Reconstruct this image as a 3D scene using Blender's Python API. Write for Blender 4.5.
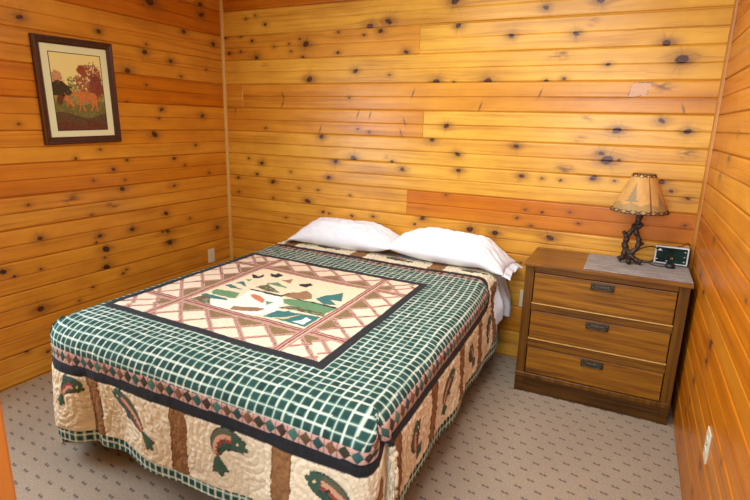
import bpy, bmesh, math, random
import numpy as np
from mathutils import Vector, Matrix
random.seed(7)
C = bpy.context.scene.collection
sc = bpy.context.scene
for o in list(bpy.data.objects): bpy.data.objects.remove(o)
PI = math.pi
W = 3.375          # room width
YF = -2.95         # room face of the front wall
ZC = 2.52          # ceiling height

# ---------------------------------------------------------------- camera
cd = bpy.data.cameras.new('camera'); cam = bpy.data.objects.new('camera', cd); C.objects.link(cam)
sc.camera = cam
rt = Vector((0.8952403, 0.44482036, 0.02607012)).normalized()
# right / up / forward recovered from the photograph's board lines
def cam_basis(yaw, pitch, roll):
    cy, sy, cp, sp = math.cos(yaw), math.sin(yaw), math.cos(pitch), math.sin(pitch)
    f = Vector((sy*cp, cy*cp, sp)); r = Vector((cy, -sy, 0)); u = r.cross(f)
    c, s = math.cos(roll), math.sin(roll)
    return c*r + s*u, -s*r + c*u, f
r_, u_, f_ = cam_basis(-0.454710575, -0.24180695, 0.0268545315)
m = Matrix((r_, u_, -f_)).transposed().to_4x4()
m.translation = Vector((3.01025907, -3.33729933, 1.5232073))
cam.matrix_world = m
cd.sensor_width = 36.0; cd.lens = 518.058/750*36.0
cd.clip_start = 0.05
cd.dof.use_dof = True; cd.dof.focus_distance = 2.6; cd.dof.aperture_fstop = 9.0

# ---------------------------------------------------------------- world, lights, exposure
w = bpy.data.worlds.new('world'); sc.world = w; w.use_nodes = True
bg = w.node_tree.nodes['Background']; bg.inputs[0].default_value = (0.75, 0.85, 1.0, 1); bg.inputs[1].default_value = 0.9
def area(name, loc, rot, size, size_y, power, col, spread=PI):
    l = bpy.data.lights.new(name, 'AREA'); l.shape = 'RECTANGLE'; l.size = size; l.size_y = size_y
    l.energy = power; l.color = col; l.spread = spread
    o = bpy.data.objects.new(name, l); C.objects.link(o); o.location = loc; o.rotation_euler = rot
    return o
area('ceiling_bounce_light', (2.25, -1.45, 2.44), (0, 0, 0), 1.3, 1.0, 30, (0.88, 0.95, 1.0))  # unseen light standing for flash bounced off the ceiling
area('window_daylight', (0.03, -2.50, 1.35), (0, math.radians(-90), 0), 1.1, 0.75, 34, (0.62, 0.80, 1.0))
area('doorway_fill_light', (2.72, -3.9, 1.75), (math.radians(90), 0, 0), 0.95, 1.2, 31, (0.88, 0.94, 1.0))  # unseen fill light added behind the doorway
sc.view_settings.view_transform = 'Standard'; sc.view_settings.look = 'None'
sc.view_settings.exposure = 0.50; sc.view_settings.gamma = 1.0; sc.view_settings.use_curve_mapping = False

# ---------------------------------------------------------------- helpers
def tag(o, label=None, cat=None, group=None, kind=None):
    if label: o['label'] = label
    if cat: o['category'] = cat
    if group: o['group'] = group
    if kind: o['kind'] = kind
    return o
def empty(name, loc=(0, 0, 0), rz=0):
    o = bpy.data.objects.new(name, None); C.objects.link(o); o.location = loc; o.rotation_euler = (0, 0, rz)
    o.empty_display_size = 0.05
    return o
def obj(name, bm, mat, parent=None, smooth=False):
    me = bpy.data.meshes.new(name); bm.normal_update(); bm.to_mesh(me); bm.free()
    if mat: me.materials.append(mat)
    if smooth:
        for p_ in me.polygons: p_.use_smooth = True
    o = bpy.data.objects.new(name, me); C.objects.link(o); o.parent = parent
    return o
def box(bm, lo, hi, bev=0.0, seg=2, mat=None):
    lo = Vector(lo); hi = Vector(hi); c = (lo+hi)/2; s = hi-lo
    r = bmesh.ops.create_cube(bm, size=1.0)
    vs = r['verts']
    for v in vs: v.co = Vector((v.co.x*s.x, v.co.y*s.y, v.co.z*s.z)) + c
    if bev > 0:
        es = list({e for v in vs for e in v.link_edges})
        g = bmesh.ops.bevel(bm, geom=es, offset=bev, segments=seg, affect='EDGES', profile=0.6)
        vs = list({v for f in g['faces'] for v in f.verts} | {v for v in vs if v.is_valid})
    if mat is not None:
        for v in vs: v.co = mat @ v.co
    return vs
def tube(bm, pts, rad, seg=10, caps=True):
    pts = [Vector(q) for q in pts]; n = len(pts)
    rads = rad if isinstance(rad, (list, tuple)) else [rad]*n
    rings = []; t0 = (pts[1]-pts[0]).normalized()
    up = Vector((0, 0, 1)) if abs(t0.z) < 0.9 else Vector((1, 0, 0))
    nrm = t0.cross(up).normalized()
    for i in range(n):
        if i == 0: t = pts[1]-pts[0]
        elif i == n-1: t = pts[-1]-pts[-2]
        else: t = pts[i+1]-pts[i-1]
        t.normalize(); nrm = (nrm - t*nrm.dot(t)).normalized(); b = t.cross(nrm)
        rings.append([bm.verts.new(pts[i] + (nrm*math.cos(2*PI*k/seg) + b*math.sin(2*PI*k/seg))*rads[i]) for k in range(seg)])
    for a, b in zip(rings, rings[1:]):
        for k in range(seg): bm.faces.new((a[k], a[(k+1) % seg], b[(k+1) % seg], b[k]))
    if caps: bm.faces.new(rings[0][::-1]); bm.faces.new(rings[-1])
def lathe(bm, prof, c=(0, 0, 0), seg=32, cap0=True, cap1=True):
    c = Vector(c); rings = []
    for r, z in prof:
        rings.append([bm.verts.new(c+Vector((r*math.cos(2*PI*k/seg), r*math.sin(2*PI*k/seg), z))) for k in range(seg)])
    for a, b in zip(rings, rings[1:]):
        for k in range(seg): bm.faces.new((a[k], a[(k+1) % seg], b[(k+1) % seg], b[k]))
    if cap0: bm.faces.new(rings[0][::-1])
    if cap1: bm.faces.new(rings[-1])
def spline(pts, n=8):
    P = [Vector(q) for q in pts]; P = [2*P[0]-P[1]]+P+[2*P[-1]-P[-2]]; out = []
    for i in range(1, len(P)-2):
        for k in range(n):
            t = k/n; a, b, c_, d = P[i-1:i+3]
            out.append(0.5*((2*b)+(c_-a)*t+(2*a-5*b+4*c_-d)*t*t+(3*b-a-3*c_+d)*t**3))
    out.append(P[-2]); return out

# numpy value noise
def vnoise(x, y, seed=0):
    x = np.asarray(x, float); y = np.asarray(y, float)
    xi = np.floor(x).astype(np.int64); yi = np.floor(y).astype(np.int64); fx = x-xi; fy = y-yi
    fx = fx*fx*(3-2*fx); fy = fy*fy*(3-2*fy)
    def h(a, b):
        n = (a*374761393 + b*668265263 + seed*1442695041) & 0x7fffffff
        n = ((n ^ (n >> 13))*1274126177) & 0x7fffffff
        n = (n ^ (n >> 16)) & 0xffff
        return n/65535.0
    return ((h(xi, yi)*(1-fx)+h(xi+1, yi)*fx)*(1-fy)+(h(xi, yi+1)*(1-fx)+h(xi+1, yi+1)*fx)*fy)
def fbm(x, y, seed=0, o=3):
    s = 0; a = 1; t = 0
    for k in range(o): s = s+a*vnoise(x*2**k, y*2**k, seed+k*17); t += a; a *= .5
    return s/t
def sstep(a, b, x):
    t = np.clip((x-a)/(b-a), 0, 1); return t*t*(3-2*t)
def grid_mesh(name, X, Y, Z, mat, parent=None, attrs=None, smooth=True, flip=False):
    """X,Y,Z 2-D arrays -> one grid mesh; attrs {name: (n,m,3|4) array}"""
    n, m_ = X.shape
    co = np.stack([X, Y, Z], -1).reshape(-1, 3).astype(np.float32)
    idx = np.arange(n*m_).reshape(n, m_)
    a, b, c_, d = idx[:-1, :-1], idx[1:, :-1], idx[1:, 1:], idx[:-1, 1:]
    q = np.stack([a, b, c_, d] if not flip else [a, d, c_, b], -1).reshape(-1, 4)
    me = bpy.data.meshes.new(name)
    me.vertices.add(len(co)); me.vertices.foreach_set('co', co.ravel())
    me.loops.add(q.size); me.loops.foreach_set('vertex_index', q.ravel().astype(np.int32))
    me.polygons.add(len(q)); me.polygons.foreach_set('loop_start', np.arange(0, q.size, 4, dtype=np.int32))
    me.polygons.foreach_set('loop_total', np.full(len(q), 4, np.int32))
    if smooth: me.polygons.foreach_set('use_smooth', np.ones(len(q), bool))
    me.update(calc_edges=True)
    for k, v in (attrs or {}).items():
        v = v.reshape(-1, v.shape[-1]).astype(np.float32)
        if v.shape[1] == 4:
            at = me.color_attributes.new(k, 'FLOAT_COLOR', 'POINT'); at.data.foreach_set('color', v.ravel())
        else:
            at = me.attributes.new(k, 'FLOAT_VECTOR', 'POINT'); at.data.foreach_set('vector', v.ravel())
    me.materials.append(mat); me.validate()
    o = bpy.data.objects.new(name, me); C.objects.link(o); o.parent = parent
    return o

# ---------------------------------------------------------------- materials
class NT:
    def __init__(s, name, rough=0.5, col=(0.8, 0.8, 0.8), metal=0.0, coat=0.0, spec=0.5):
        s.m = bpy.data.materials.new(name); s.m.use_nodes = True; s.t = s.m.node_tree; s.n = s.t.nodes
        s.b = s.n['Principled BSDF']
        s.b.inputs['Base Color'].default_value = (*col, 1); s.b.inputs['Roughness'].default_value = rough
        s.b.inputs['Metallic'].default_value = metal; s.b.inputs['Coat Weight'].default_value = coat
        s.b.inputs['Specular IOR Level'].default_value = spec
    def link(s, a, b): s.t.links.new(a, b)
    def inp(s, sock, v):
        if hasattr(v, 'links') or isinstance(v, bpy.types.NodeSocket): s.link(v, sock)
        elif isinstance(v, (tuple, list)) and len(v) == 3 and sock.type == 'RGBA': sock.default_value = (*v, 1)
        else: sock.default_value = v
    def math(s, op, a, b=0.0, c=0.0, clamp=False):
        n = s.n.new('ShaderNodeMath'); n.operation = op; n.use_clamp = clamp
        s.inp(n.inputs[0], a); s.inp(n.inputs[1], b); s.inp(n.inputs[2], c); return n.outputs[0]
    def mix(s, f, a, b, mode='MIX'):
        n = s.n.new('ShaderNodeMix'); n.data_type = 'RGBA'; n.blend_type = mode
        s.inp(n.inputs[0], f); s.inp(n.inputs[6], a); s.inp(n.inputs[7], b); return n.outputs[2]
    def coord(s, k='Object'):
        return s.n.new('ShaderNodeTexCoord').outputs[k]
    def mapv(s, v, sc_=(1, 1, 1), loc=(0, 0, 0), rot=(0, 0, 0)):
        n = s.n.new('ShaderNodeMapping'); s.link(v, n.inputs[0]); n.inputs['Scale'].default_value = sc_
        n.inputs['Location'].default_value = loc; n.inputs['Rotation'].default_value = rot; return n.outputs[0]
    def noise(s, v, scale, detail=3, rough=0.5, dist=0.0):
        n = s.n.new('ShaderNodeTexNoise'); s.link(v, n.inputs['Vector']); n.inputs['Scale'].default_value = scale
        n.inputs['Detail'].default_value = detail; n.inputs['Roughness'].default_value = rough
        n.inputs['Distortion'].default_value = dist; return n.outputs['Fac']
    def attr(s, name):
        n = s.n.new('ShaderNodeAttribute'); n.attribute_name = name; return n
    def ramp(s, f, stops):
        n = s.n.new('ShaderNodeValToRGB'); s.link(f, n.inputs[0]); e = n.color_ramp.elements
        while len(e) < len(stops): e.new(0.5)
        for q, (p_, c_) in zip(e, stops): q.position = p_; q.color = (*c_, 1)
        return n.outputs[0]
    def sep(s, v):
        n = s.n.new('ShaderNodeSeparateXYZ'); s.link(v, n.inputs[0]); return n.outputs
    def color(s, v): s.inp(s.b.inputs['Base Color'], v)
    def rough(s, v): s.inp(s.b.inputs['Roughness'], v)
    def bump(s, h, strength=0.3, dist=0.01):
        n = s.n.new('ShaderNodeBump'); n.inputs['Strength'].default_value = strength; n.inputs['Distance'].default_value = dist
        s.link(h, n.inputs['Height']); s.link(n.outputs[0], s.b.inputs['Normal'])

def plain(name, col, rough=0.5, metal=0.0, coat=0.0, var=0.12, scale=30, spec=0.5):
    t = NT(name, rough, col, metal, coat, spec)
    f = t.noise(t.coord(), scale, 3)
    t.color(t.mix(f, tuple(c*(1-var) for c in col), tuple(min(1, c*(1+var)) for c in col)))
    return t.m

def pine_wall():
    t = NT('knotty_pine_lacquered', 0.33, coat=0.0, spec=0.45)
    kn = t.attr('wood'); gc = t.attr('grain').outputs['Vector']
    s_ = t.n.new('ShaderNodeSeparateColor'); t.link(kn.outputs['Color'], s_.inputs[0])
    tone, knot, halo = s_.outputs[0], s_.outputs[1], s_.outputs[2]; dark = kn.outputs['Alpha']
    base = t.mix(tone, PINE_A, PINE_B)
    g1 = t.noise(t.mapv(gc, (1.3, 55, 0)), 1.0, 4, 0.6)
    g2 = t.noise(t.mapv(gc, (0.7, 16, 0)), 1.0, 2, 0.5, 0.6)
    gs = t.math('SINE', t.math('MULTIPLY', t.sep(gc)[1], 620.0))
    grain = t.math('ADD', t.math('MULTIPLY', g1, 0.6), t.math('MULTIPLY', g2, 0.55))
    grain = t.math('ADD', grain, t.math('MULTIPLY', gs, 0.035))
    gm = t.ramp(grain, [(0.40, (1.05, 1.06, 1.06)), (0.58, (0.98, 0.95, 0.90)), (0.76, (0.68, 0.54, 0.40))])
    c = t.mix(1.0, base, gm, 'MULTIPLY')
    blot = t.noise(t.mapv(gc, (3.2, 7, 0)), 1.0, 3, 0.55)
    c = t.mix(1.0, c, t.ramp(blot, [(0.3, (1.08, 1.08, 1.0)), (0.7, (0.86, 0.78, 0.70))]), 'MULTIPLY')
    c = t.mix(t.math('MULTIPLY', halo, 1.0, clamp=True), c, (0.16, 0.058, 0.012))
    c = t.mix(t.sep(gc)[2], c, (0.60, 0.36, 0.24))
    c = t.mix(knot, c, (0.095, 0.022, 0.010))
    c = t.mix(dark, c, (0.022, 0.008, 0.004))
    t.color(c)
    t.rough(t.math('ADD', 0.26, t.math('MULTIPLY', g1, 0.14)))
    t.bump(grain, 0.08, 0.002)
    return t.m
PINE_A = (0.77, 0.43, 0.055)
PINE_B = (0.57, 0.175, 0.003)
M = {}
M['pine_wall'] = pine_wall()
def pine_plain(name, c0, c1, axis=2, rough=0.35):
    t = NT(name, rough)
    sc_ = [40, 40, 40]; sc_[axis] = 1.6
    g = t.noise(t.mapv(t.coord(), tuple(sc_)), 1.0, 4, 0.6)
    t.color(t.ramp(g, [(0.3, c0), (0.7, c1)])); t.bump(g, 0.08, 0.002)
    return t.m
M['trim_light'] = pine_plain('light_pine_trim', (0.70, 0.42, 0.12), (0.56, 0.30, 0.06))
M['trim_dark'] = pine_plain('orange_pine_trim', (0.60, 0.25, 0.03), (0.42, 0.15, 0.015))
M['door_trim'] = pine_plain('orange_door_casing', (0.50, 0.15, 0.02), (0.36, 0.095, 0.014))
M['oak_x'] = None
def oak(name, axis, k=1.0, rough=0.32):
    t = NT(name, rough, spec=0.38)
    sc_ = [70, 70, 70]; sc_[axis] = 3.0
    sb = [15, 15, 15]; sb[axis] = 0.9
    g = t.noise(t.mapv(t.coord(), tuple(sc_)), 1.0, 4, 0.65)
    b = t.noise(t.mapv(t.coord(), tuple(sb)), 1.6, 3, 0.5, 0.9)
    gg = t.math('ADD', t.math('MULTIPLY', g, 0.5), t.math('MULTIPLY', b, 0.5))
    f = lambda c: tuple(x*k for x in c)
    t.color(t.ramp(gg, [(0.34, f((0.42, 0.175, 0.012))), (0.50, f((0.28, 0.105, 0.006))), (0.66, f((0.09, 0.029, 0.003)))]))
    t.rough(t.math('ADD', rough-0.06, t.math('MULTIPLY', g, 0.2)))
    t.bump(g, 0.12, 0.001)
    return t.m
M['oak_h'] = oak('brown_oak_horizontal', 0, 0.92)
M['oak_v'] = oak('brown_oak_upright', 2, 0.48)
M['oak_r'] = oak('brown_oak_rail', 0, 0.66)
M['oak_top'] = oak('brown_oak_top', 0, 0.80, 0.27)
M['oak_dark'] = oak('brown_oak_plinth', 0, 0.30)  # darker stain, with part of the plinth's shade put into the colour
M['white_cotton'] = plain('white_cotton', (0.84, 0.86, 0.90), 0.85, var=0.02, scale=8)
M['black_fabric'] = plain('black_box_spring_ticking', (0.025, 0.024, 0.026), 0.9, scale=60)
M['mattress'] = plain('mattress_ticking', (0.7, 0.7, 0.68), 0.9, var=0.05)
M['red_wood'] = plain('dark_red_bed_leg', (0.16, 0.028, 0.014), 0.4, var=0.2)
M['bronze'] = plain('dark_bronze_branch', (0.045, 0.025, 0.017), 0.42, 0.35, var=0.45, scale=60)
M['brass_dark'] = plain('aged_brass', (0.075, 0.052, 0.026), 0.42, 0.7, var=0.4, scale=150)
M['brass_lite'] = plain('rubbed_brass', (0.20, 0.15, 0.085), 0.36, 0.8, var=0.4, scale=200)
M['ivory'] = plain('ivory_plastic', (0.70, 0.63, 0.44), 0.4, var=0.03)
M['slot'] = plain('dark_slot', (0.03, 0.027, 0.022), 0.6)
M['black'] = plain('black_plastic', (0.014, 0.014, 0.015), 0.35, var=0.1)
M['cord'] = plain('black_cord', (0.016, 0.015, 0.015), 0.45, var=0.1)
M['clock_white'] = plain('white_clock_plastic', (0.66, 0.68, 0.70), 0.35, var=0.03)
M['ceiling'] = plain('ceiling_paint', (0.72, 0.66, 0.56), 0.9, var=0.03)
M['frame'] = pine_plain('mahogany_picture_frame', (0.075, 0.018, 0.010), (0.030, 0.008, 0.005), 2, 0.3)
M['frame_lip'] = plain('dark_frame_lip', (0.018, 0.009, 0.006), 0.4)
M['mat_board'] = plain('cream_mat_board', (0.80, 0.80, 0.50), 0.9, var=0.02)
M['rawhide_lace'] = plain('dark_leather_lace', (0.035, 0.016, 0.010), 0.6)

# knot positions (m along the wall, m above the floor, size) and the applique outlines on the quilt (m from its centre)
KN_BACK=[(0.241,2.255,'s'),(0.331,2.273,'s'),(0.422,2.207,'m'),(0.033,2.129,'m'),(0.184,2.134,'s'),(0.292,2.097,'m'),(0.730,2.093,'s'),(0.781,2.057,'L'),(1.050,2.125,'s'),(1.252,2.097,'s'),(1.296,2.149,'L'),(0.497,2.047,'s'),(0.632,2.063,'s'),(0.649,2.011,'s'),(0.067,2.014,'m'),(0.179,2.025,'s'),(0.332,1.977,'M'),(0.751,1.970,'m'),(1.048,1.990,'m'),(1.190,1.865,'M'),(0.809,1.814,'L'),(0.572,1.697,'k'),(1.145,1.685,'s'),(0.400,1.915,'h'),(0.108,1.590,'k'),(0.565,1.637,'k'),(0.902,1.461,'k'),(0.914,1.411,'M'),(1.216,1.576,'k'),(1.311,1.568,'k'),(1.218,1.474,'s'),(1.308,1.454,'s'),(0.401,1.457,'s'),(0.226,1.215,'s'),(0.357,1.185,'M'),(1.035,1.234,'M'),(1.188,1.268,'L'),(0.306,1.093,'m'),(0.634,1.132,'s'),(0.976,1.112,'M'),(0.463,1.043,'M'),(0.111,1.052,'m'),(0.112,0.935,'s'),(0.711,1.012,'s'),(0.884,1.010,'s'),(1.162,0.995,'s'),(0.460,0.914,'s'),(0.788,0.920,'L'),(0.982,0.841,'s'),(0.582,0.767,'s'),(1.885,2.266,'L'),(1.434,2.172,'L'),(1.377,2.116,'M'),(1.567,1.978,'M'),(1.917,2.123,'M'),(2.251,2.049,'M'),(1.452,1.835,'s'),(1.787,1.787,'L'),(1.907,1.786,'s'),(2.129,1.790,'L'),(1.629,1.715,'k'),(2.091,1.634,'k'),(1.575,1.530,'k'),(1.553,1.456,'k'),(1.875,1.511,'M'),(1.780,1.418,'M'),(2.339,1.400,'M'),(1.962,1.332,'M'),(1.492,1.259,'m'),(1.465,1.282,'h'),(1.574,1.210,'M'),(1.977,1.228,'M'),(2.387,1.220,'M'),(1.901,1.059,'s'),(2.729,2.212,'L'),(2.437,2.192,'M'),(2.617,2.043,'M'),(3.082,1.975,'L'),(2.542,1.931,'H'),(2.806,1.873,'m'),(2.580,1.800,'m'),(2.478,1.787,'m'),(2.451,1.713,'k'),(2.701,2.100,'h'),(3.096,1.755,'H'),(2.956,1.735,'h'),(2.730,1.579,'h'),(3.115,1.571,'M'),(2.898,1.514,'L'),(2.705,1.458,'h'),(2.832,1.380,'M'),(2.866,1.345,'X'),(2.929,1.348,'m'),(2.640,1.279,'H'),(2.513,1.212,'s'),(2.622,1.209,'s'),(2.805,1.236,'M'),(2.920,1.227,'s'),(3.163,1.239,'M'),(3.215,1.192,'m'),(3.167,1.890,'X'),(3.211,1.634,'k'),(3.250,1.519,'m'),(3.248,1.517,'M'),(3.272,1.401,'H'),(3.214,1.193,'s'),(3.302,1.155,'m'),(3.311,1.004,'s'),(2.597,0.849,'L'),(2.474,0.911,'s'),(2.430,1.010,'s'),(2.753,0.956,'s'),(2.382,0.951,'s'),(2.698,1.019,'s'),(2.534,1.003,'s'),(1.738,0.882,'M'),(2.081,0.843,'L'),(2.252,0.838,'L'),(2.387,0.954,'s'),(2.435,0.662,'s')]
KN_LEFT=[(1.534,2.014,'M'),(1.074,2.014,'M'),(0.219,2.330,'M'),(0.211,2.262,'L'),(0.675,2.258,'X'),(0.393,2.117,'M'),(0.101,2.071,'M'),(0.729,1.987,'s'),(0.747,1.936,'L'),(0.529,1.902,'M'),(0.892,1.804,'L'),(0.186,1.878,'s'),(0.441,1.807,'m'),(0.754,1.726,'s'),(0.912,1.609,'s'),(0.640,1.570,'M'),(0.666,1.510,'s'),(0.254,1.537,'M'),(1.611,1.463,'s'),(0.714,1.401,'L'),(0.340,1.317,'m'),(1.141,1.311,'s'),(1.310,1.266,'s'),(0.950,1.238,'s'),(0.547,1.230,'s'),(1.310,1.261,'s'),(0.957,1.237,'s'),(0.558,1.229,'m'),(0.457,1.175,'s'),(1.062,1.183,'m'),(1.210,1.123,'s'),(0.983,1.108,'s'),(1.009,1.051,'M'),(0.571,1.031,'m'),(0.210,1.100,'s'),(1.363,1.030,'H'),(1.087,0.954,'H'),(0.611,1.040,'h'),(1.618,1.022,'s'),(0.665,0.838,'M'),(0.440,0.767,'s'),(1.578,0.823,'M'),(1.203,0.768,'M'),(0.960,0.770,'M'),(0.662,0.706,'M'),(0.151,0.648,'M'),(0.648,0.618,'L'),(1.171,0.675,'L'),(1.179,0.553,'L'),(1.061,0.482,'m'),(1.287,0.446,'s'),(1.245,0.911,'s'),(1.627,0.408,'L'),(1.734,0.181,'m'),(1.618,0.134,'m'),(1.796,0.676,'M')]
ART=[('w',[(-0.249,-0.247),(-0.137,-0.177),(-0.166,-0.029),(0.053,-0.034),(0.124,-0.132),(0.144,-0.228),(0.035,-0.356),(-0.160,-0.341)]),
('k',[(-0.326,0.181),(-0.298,0.183),(-0.267,0.170),(-0.268,0.218),(-0.240,0.188),(-0.254,0.141),(-0.278,0.132)]),
('k',[(-0.247,0.258),(-0.209,0.249),(-0.180,0.281),(-0.154,0.259),(-0.170,0.211),(-0.205,0.210)]),
('t',[(-0.332,-0.051),(-0.311,-0.023),(-0.198,-0.049),(-0.232,-0.057),(-0.271,-0.068)]),
('t',[(-0.308,0.008),(-0.289,0.064),(-0.213,-0.003),(-0.273,0.015)]),
('g',[(-0.299,0.088),(-0.268,0.114),(-0.261,0.073)]),
('g',[(-0.318,-0.164),(-0.320,-0.126),(-0.178,-0.102),(-0.140,-0.184),(-0.284,-0.195)]),
('t',[(-0.334,-0.226),(-0.323,-0.206),(-0.171,-0.203),(-0.159,-0.224),(-0.284,-0.256)]),
('d',[(-0.336,-0.301),(-0.312,-0.237),(-0.256,-0.239),(-0.169,-0.335),(-0.223,-0.347),(-0.307,-0.330)]),
('g',[(-0.162,0.101),(-0.120,0.151),(-0.006,0.100),(-0.063,0.100)]),
('b',[(-0.125,0.198),(-0.077,0.214),(-0.051,0.171)]),
('d',[(-0.173,0.021),(-0.141,0.099),(0.005,0.013),(-0.062,-0.004),(-0.136,0.017)]),
('k',[(-0.181,-0.011),(0.028,-0.012),(0.043,0.049),(0.059,0.026),(0.044,-0.034),(-0.165,-0.028)]),
('o',[(-0.117,-0.090),(-0.111,-0.073),(-0.066,-0.071),(-0.005,-0.107),(0.014,-0.149),(-0.045,-0.132),(-0.090,-0.111)]),
('g',[(0.001,-0.115),(0.055,-0.110),(0.044,-0.159)]),
('b',[(-0.069,-0.306),(-0.083,-0.260),(-0.024,-0.235),(0.023,-0.205),(0.081,-0.213),(0.064,-0.256),(-0.026,-0.295)]),
('t',[(0.130,-0.298),(0.144,-0.228),(0.199,-0.173),(0.239,-0.231),(0.163,-0.297)]),
('k',[(-0.236,0.239),(-0.204,0.248),(-0.207,0.284),(-0.168,0.271),(-0.167,0.221),(-0.202,0.213)]),
('k',[(0.007,0.183),(0.038,0.219),(0.049,0.243),(0.081,0.219),(0.067,0.165),(0.030,0.165)]),
('g',[(-0.157,0.102),(-0.117,0.154),(-0.007,0.093),(-0.076,0.098)]),
('b',[(-0.115,0.190),(-0.077,0.249),(-0.039,0.170)]),
('d',[(-0.167,0.056),(-0.122,0.085),(0.006,0.009),(-0.065,0.010),(-0.141,0.024)]),
('b',[(0.042,-0.012),(0.053,0.054),(0.089,0.077),(0.098,0.128),(0.158,0.090),(0.197,0.028),(0.165,-0.006),(0.102,-0.017)]),
('g',[(0.070,-0.051),(0.109,-0.027),(0.375,-0.020),(0.364,-0.125),(0.302,-0.127),(0.114,-0.105)]),
('k',[(0.100,-0.021),(0.103,-0.011),(0.368,-0.007),(0.375,-0.028)]),
('t',[(0.212,0.037),(0.227,0.118),(0.289,0.202),(0.349,0.076),(0.285,0.069),(0.354,0.017),(0.293,-0.007)]),
('d',[(0.116,-0.168),(0.161,-0.115),(0.365,-0.112),(0.376,-0.152),(0.236,-0.156)]),
('t',[(0.129,-0.293),(0.144,-0.200),(0.260,-0.177),(0.368,-0.161),(0.368,-0.298),(0.251,-0.296)]),
('s',[(0.172,-0.300),(0.223,-0.257),(0.279,-0.177),(0.238,-0.277)]),
('W',[(0.282,-0.276),(0.315,-0.245),(0.313,-0.202),(0.333,-0.212),(0.348,-0.214),(0.349,-0.283)])]
SCARS=[[(2.951,1.775),(3.049,1.776),(3.02,1.705),(2.931,1.692),(2.932,1.724)]]

# ---------------------------------------------------------------- board walls
PITCH = 0.089; Z0 = 1.78407
KR = {'s': .0066, 'm': .0092, 'M': .0125, 'L': .017, 'X': .024}
def z_levels(zlo, zhi):
    ls = set()
    for k in range(-9, 22):
        z = Z0-k*PITCH
        for d in (-.0052, -.0030, -.0015, .0015, .0030, .0052): ls.add(round(z+d, 5))
        n = 16
        for i in range(1, n): ls.add(round(z-.0052-(PITCH-.0104)*i/n, 5))
    ls = [z for z in sorted(ls) if zlo < z < zhi]
    return np.array([zlo]+ls+[zhi])
def board_depth(z):
    k = (Z0-z)/PITCH; kr = np.round(k); d = np.abs(k-kr)*PITCH
    even = (kr.astype(int) % 2 == 0)
    return np.where(d < .0018, np.where(even, .0115, .0075), np.where(d < .0035, np.where(even, .0055, .0004), np.where(d < .0060, np.where(even, .0005, .0), 0)))
def pair_of(z): return np.floor((Z0-z)/(2*PITCH)).astype(int)     # 0 = boards just below the k=0 joint
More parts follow.
